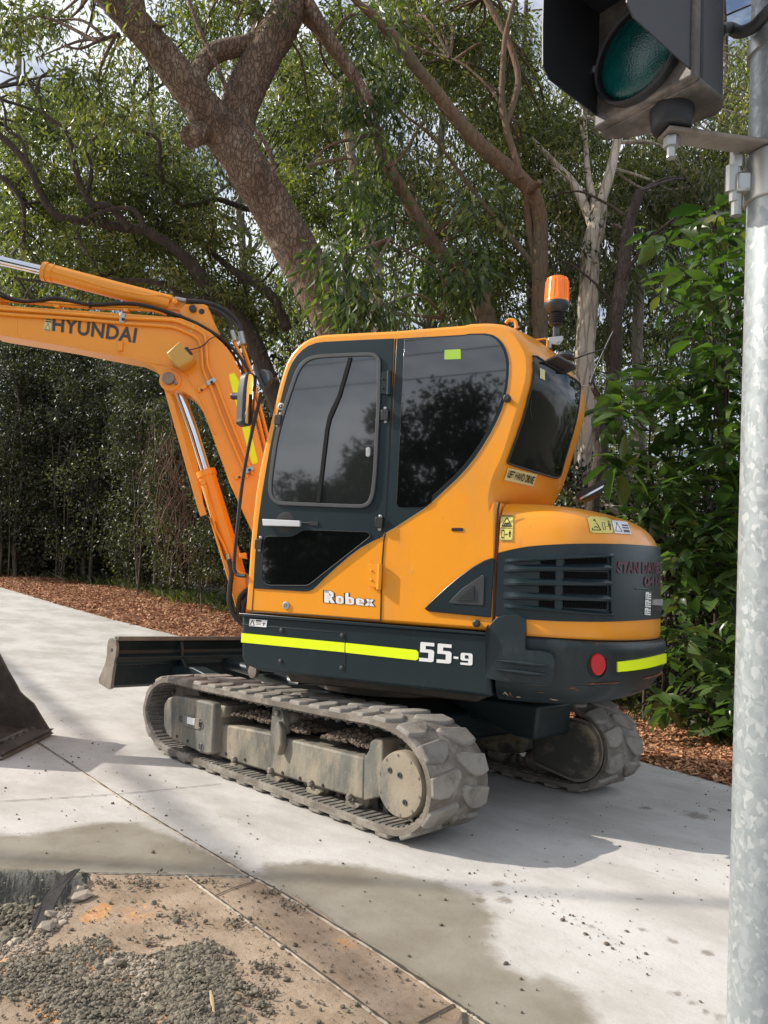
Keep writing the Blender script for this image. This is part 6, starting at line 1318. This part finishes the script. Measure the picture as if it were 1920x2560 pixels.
# ---- dense dark shrubs on the left
shr = [(-60, 90, 24.0, 735, 'leftmost dark shrub above the far end of the mulch'), (60, 200, 24.0, 720, 'dark shrub under the start of the boom lettering'), (170, 320, 23.0, 745, 'dark shrub under the middle of the boom'), (280, 400, 20.5, 790, 'dark shrub left of the boom cylinder guard'), (370, 480, 17.0, 880, 'dark brownish shrub behind the boom cylinder'), (460, 620, 14.5, 860, 'dark shrub behind the gap between boom and cab')]
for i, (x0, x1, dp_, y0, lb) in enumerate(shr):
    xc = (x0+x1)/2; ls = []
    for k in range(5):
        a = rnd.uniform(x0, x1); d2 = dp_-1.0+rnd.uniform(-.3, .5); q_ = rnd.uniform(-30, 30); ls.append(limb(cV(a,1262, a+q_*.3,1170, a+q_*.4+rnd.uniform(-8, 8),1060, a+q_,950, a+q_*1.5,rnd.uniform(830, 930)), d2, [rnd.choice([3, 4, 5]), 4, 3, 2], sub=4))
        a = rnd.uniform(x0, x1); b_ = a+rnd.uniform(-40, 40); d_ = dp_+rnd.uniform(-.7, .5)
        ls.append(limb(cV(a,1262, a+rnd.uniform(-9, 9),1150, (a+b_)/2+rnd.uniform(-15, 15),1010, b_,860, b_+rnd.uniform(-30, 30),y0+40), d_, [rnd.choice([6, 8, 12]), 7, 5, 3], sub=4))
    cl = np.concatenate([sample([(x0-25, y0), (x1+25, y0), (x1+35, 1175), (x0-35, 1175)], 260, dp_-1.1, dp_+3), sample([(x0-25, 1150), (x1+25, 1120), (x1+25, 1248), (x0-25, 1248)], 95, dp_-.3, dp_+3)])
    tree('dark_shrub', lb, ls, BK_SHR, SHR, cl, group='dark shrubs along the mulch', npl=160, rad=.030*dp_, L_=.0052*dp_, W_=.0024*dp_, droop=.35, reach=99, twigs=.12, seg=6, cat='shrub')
for i, (x0, x1, dp_, y0, lb) in enumerate([(600, 850, 11.5, 740, 'dark shrub hidden mostly behind the cab door'), (850, 1100, 11.5, 740, 'dark shrub hidden mostly behind the side window')]):
    cl = sample([(x0-25, y0), (x1+25, y0), (x1+25, 1235), (x0-25, 1235)], 60, dp_-1, dp_+1.4)
    tree('dark_shrub', lb, [limb(cV((x0+x1)/2,1262, (x0+x1)/2,1000, (x0+x1)/2+20,y0+40), dp_, [12, 8, 4])], BK_GRY, SHR, cl, group='dark shrubs along the mulch', npl=110, rad=.5, L_=.12, W_=.05, droop=.35, reach=99, twigs=.1, seg=6, cat='shrub')
# dry brown creeper hanging in the shrubs
mb = MB()
for k in range(150):
    a = rnd.gauss(405, 34); y = rnd.uniform(880, 1080); d_ = rnd.uniform(15.2, 16.2); P = [at((q[0], q[1]), d_) for q in cV(a, y, a+rnd.uniform(-25, 25), y+45, a+rnd.uniform(-30, 30), y+100, a+rnd.uniform(-35, 35), y+160)]
    mb.tube(cr(P, 3, False), .007, 3, cap=False)
o = mb.build('dry_creeper', M('dry_brown_vine', (.13, .07, .045), .9, var=.4, vs=10), None, fix=False); tag(o, 'tangle of dry reddish brown vines hanging in the dark shrubs behind the boom cylinder', 'creeper', kind='stuff')
# ---- broad-leaved shrubs on the right
def broad(C_, n_per, L_, W_, spread=.16):
    C_ = np.asarray(C_); k = len(C_); n = k*n_per; cen = np.repeat(C_, n_per, 0); a = rng.uniform(0, 2*pi, n); el = rng.normal(-.15, .45, n)
    d_ = np.stack([np.cos(a)*np.cos(el), np.sin(a)*np.cos(el), np.sin(el)], 1); pos = cen+d_*rng.uniform(.02, spread, (n, 1))+rng.normal(0, .03, (n, 3))
    s_ = np.cross(d_, np.array([0, 0, 1.])+rng.normal(0, .35, (n, 3))); s_ /= np.linalg.norm(s_, axis=1)[:, None]; nn_ = np.cross(s_, d_)
    l = L_*rng.uniform(.55, 1.15, (n, 1))*np.repeat(rng.uniform(.55, 1.25, k), n_per)[:, None]; w_ = W_*rng.uniform(.65, 1.15, (n, 1))*l/L_
    rows = []
    for u, ww, dz in ((0, .05, 0), (.22, .75, .02), (.55, 1., -.01), (.85, .55, -.09), (1., .04, -.15)):
        c = pos+d_*l*u+nn_*l*dz; rows += [c+s_*w_*ww/2+nn_*w_*.16*ww, c, c-s_*w_*ww/2+nn_*w_*.16*ww]
    V = np.stack(rows, 1).reshape(-1, 3); f = np.array([(3*i+j, 3*i+3+j, 3*i+4+j, 3*i+1+j) for i in range(4) for j in (0, 1)])
    Fq = (f[None]+15*np.arange(n)[:, None, None]).reshape(-1, 4); r_ = np.repeat(np.clip(np.repeat(rng.uniform(-.15, .2, k), n_per)+rng.random(n)*.9, 0, 1), 8)
    return V, Fq, r_
for x0, x1, y0, y1, d0, d1, n_, lb in ((1420, 1640, 450, 760, 5.6, 6.6, 40, 'upper broad-leaved shrub with long light green leaves beside the pole clamp'), (1330, 1480, 790, 1130, 5.9, 6.9, 34, 'broad-leaved shrub reaching left above the engine hood'), (1440, 1650, 760, 1130, 5.9, 7.0, 66, 'broad-leaved shrub in the middle of the mass left of the pole'), (1425, 1650, 1120, 1625, 5.8, 7.0, 150, 'lowest glossy broad-leaved shrub between the counterweight and the pole')):
    xc = (x0+x1)/2+20; ls = []
    for k in range(5):
        a = rnd.uniform(x0+60, x1); ls.append(limb(cV(xc+rnd.uniform(-40, 60),1600, xc+rnd.uniform(-60, 60),1350, (xc+a)/2,(y0+y1)/2+120, a,(y0+y1)/2, a+rnd.uniform(-30, 30),y0+30), (d0+d1)/2+.5, [9, 7, 5, 3]))
    b0 = ls[0][0][0]; rr_ = root('broad_leaved_shrub', (b0[0], b0[1], 0), lb, 'shrub', 'broad-leaved shrubs on the right'); mb = MB()
    for l1 in ls: add_limb(mb, l1, 7)
    cl = sample([(x0, y0+30), ((x0+x1)/2, y0), (x1, y0), (x1, y1), (x0+15, y1)], n_, d0, d1); S_ = np.concatenate([np.array(l[0]) for l in ls])
    for c in cl:
        if rnd.random() < .5: j = int(np.argmin(np.linalg.norm(S_-c, axis=1))); mb.tube(cr([S_[j], (S_[j]+c)/2+np.array([0, 0, -.03]), c], 3, False), .006, 5)
    mb.build('stem', BK_DRK, rr_, fix=False, ang=60); V, Fq, r_ = broad(cl, 9, .225, .105); npmesh('foliage', V, Fq, BRD, rr_, attrs={'rnd': ('FACE', r_)}, flat=False)
# small-leaved undergrowth behind the right mulch and grass at the foot of the shrubs
tree('undergrowth_shrub', 'shadowy small-leaved undergrowth at the foot of the broad-leaved shrubs', [limb(cV(1500,1600, 1500,1400, 1480,1200), 7.2, [8, 5])], BK_GRY, SHR, np.concatenate([sample([(1380, 1100), (1660, 1000), (1660, 1580), (1400, 1560)], 120, 6.9, 7.9), sample([(1150, 1000), (1400, 1000), (1400, 1500), (1150, 1500)], 50, 8.2, 9)]), group=None, npl=120, rad=.34, L_=.08, W_=.04, droop=.3, reach=99, cat='shrub')
cl = np.concatenate([sample([(1200, 700), (1420, 700), (1430, 1130), (1200, 1130)], 110, 19, 24), sample([(1400, 600), (1640, 600), (1640, 1100), (1400, 1100)], 60, 17, 22)])
tree('olive_bush', 'sunlit olive bush far off, seen between the trunks right of the cab', [limb(cV(1320,1240, 1310,1000, 1330,760), 21, [9, 5])], BK_GRY, OLV, cl, group=None, npl=100, rad=.7, L_=.13, W_=.05, droop=.3, reach=99, cat='bush')
# distant woodland mass closing the view
ww_ = []
for k in range(2000):
    lat = rnd.uniform(-34, 42); dd = rnd.uniform(28, 38); c = CAM+dd*np.array([.712, -.702, 0])+lat*np.array([-.702, -.712, 0]); hmax = 5.6+1.8*math.sin(lat*.7)+1.2*math.sin(lat*1.9+2); c[2] = 1.2+rnd.uniform(0, 1)**.8*max(hmax, 2); ww_.append(c)
V, r_ = leaves(np.array(ww_), 45, 1.3, .34, .14, .3); o = npmesh('distant_woodland', V, np.arange(len(V)).reshape(-1, 4), GUMD, None, attrs={'rnd': ('FACE', r_)}); tag(o, 'dark woodland far behind the trees, closing the horizon', 'woodland', kind='stuff')
# grass tufts along the back of the mulch
GR = leafmat('grass_blade', (.035, .05, .015), (.08, .10, .03), (.22, .18, .08), .5, .3); n = 16000
x = rng.uniform(-3, 24, n); y = edge_y(x)-mulch_w(x)+rng.normal(-.15, .35, n)+.15; z = zter(x, y)+mulch_h(x, np.ones(n))*.6; c = np.stack([x, y, z], 1); a = rng.uniform(0, 2*pi, n); h_ = rng.uniform(.08, .34, n)[:, None]; s_ = np.stack([np.cos(a), np.sin(a), 0*a], 1)
ln = np.stack([rng.normal(0, .35, n), rng.normal(0, .35, n), np.ones(n)], 1); V = np.stack([c-s_*.005, c+s_*.005, c+ln*h_*.6+s_*.004, c+ln*h_+np.stack([ln[:, 0], ln[:, 1], -.4*np.ones(n)], 1)*h_*.3], 1).reshape(-1, 3)
o = npmesh('grass', V, np.arange(len(V)).reshape(-1, 4), GR, None, attrs={'rnd': ('FACE', rng.random(n))}); tag(o, 'long grass at the foot of the dark shrubs behind the mulch', 'grass', kind='stuff')
# ---- behind the camera: what the windows mirror
MIRL = leafmat('dense_dark_leaf', (.008, .011, .006), (.022, .026, .013), (.05, .05, .03), .7, .15, .2)
def mirrored(az_h, dist, height, wd, lb, name='street_tree'):
    c = W(-1.845+cos(az_h)*dist, -2.83+sin(az_h)*dist, 0); r0 = root(name, c, lb, 'tree', 'trees mirrored in the cab windows'); P = [c+HZ*h_ for h_ in np.linspace(0, height*.8, 8)]
    MB().tube(P, list(np.linspace(.16, .05, 8)), 10).build('trunk', BK_DRK, r0); cl = []
    for k in range(60): u = np.array([rnd.gauss(0, 1), rnd.gauss(0, 1), rnd.gauss(0, 1)]); u /= np.linalg.norm(u); cl.append(c+np.array([0, 0, height*.55])+u*np.array([wd, wd, height*.42])*rnd.uniform(.3, 1))
    V, r_ = leaves(np.array(cl), 240, .75, .22, .08, .5); npmesh('crown', V, np.arange(len(V)).reshape(-1, 4), MIRL, r0, attrs={'rnd': ('FACE', r_)})
def az_of(xh, zh=None): return math.atan2(3.755, xh+1.845)
mirrored(az_of(-.62), 19, 6.6, 1.9, 'dark tree across the road, mirrored in the side window'); mirrored(az_of(-.28), 20, 4.8, 1.5, 'low tree across the road, mirrored at the door edge')
mirrored(az_of(.12), 21, 4.5, 1.8, 'tree across the road, mirrored low in the door window'); mirrored(az_of(-.90), 20, 4.6, 1.8, 'bushy tree across the road, mirrored at the rear of the side window')
for k, (zz2, dd2) in enumerate(((7.6, 15.5), (7.2, 15.6), (6.9, 15.7), (6.4, 15.8))):
    A = W(-12, 13+k*.1, zz2+.6); B_ = W(22, 11+k*.1, zz2-1.2); o = MB().tube([A*(1-u)+B_*u-HZ*1.2*4*u*(1-u)*.4 for u in np.linspace(0, 1, 24)], .012, 5).build('power_cable', RUB, None)
    tag(o, ['topmost', 'second highest', 'third highest', 'lowest'][k]+' overhead cable mirrored in the cab side window', 'cable', 'overhead cables across the road')

# ---- unseen cables added overhead to cast soft shadow bands on the foreground
for (a_, b_), h_, r_, lb in ((((1100, 250), (1659, 740)), 9., .042, 'unseen thick cable added overhead to cast a soft diagonal shadow on the dirty slab'), (((0, 158), (800, 205)), 8.2, .022, 'unseen thin cable added overhead to shade the brown patch, the farther of the pair'), (((0, 128), (800, 185)), 8.6, .020, 'unseen thin cable added overhead to shade the brown patch, the nearer of the pair')):
    A, B_ = gz(cL(*a_)[0]), gz(cL(*b_)[0]); d_ = (B_-A)/np.linalg.norm(B_-A); sv = np.array([sd.x, sd.y, sd.z]); Q = A+sv*h_/sv[2]
    o = MB().tube([Q+d_*u for u in np.linspace(-26, 11, 12)], r_, 6).build('power_cable', RUB, None); tag(o, lb, 'cable', 'overhead cables across the road')
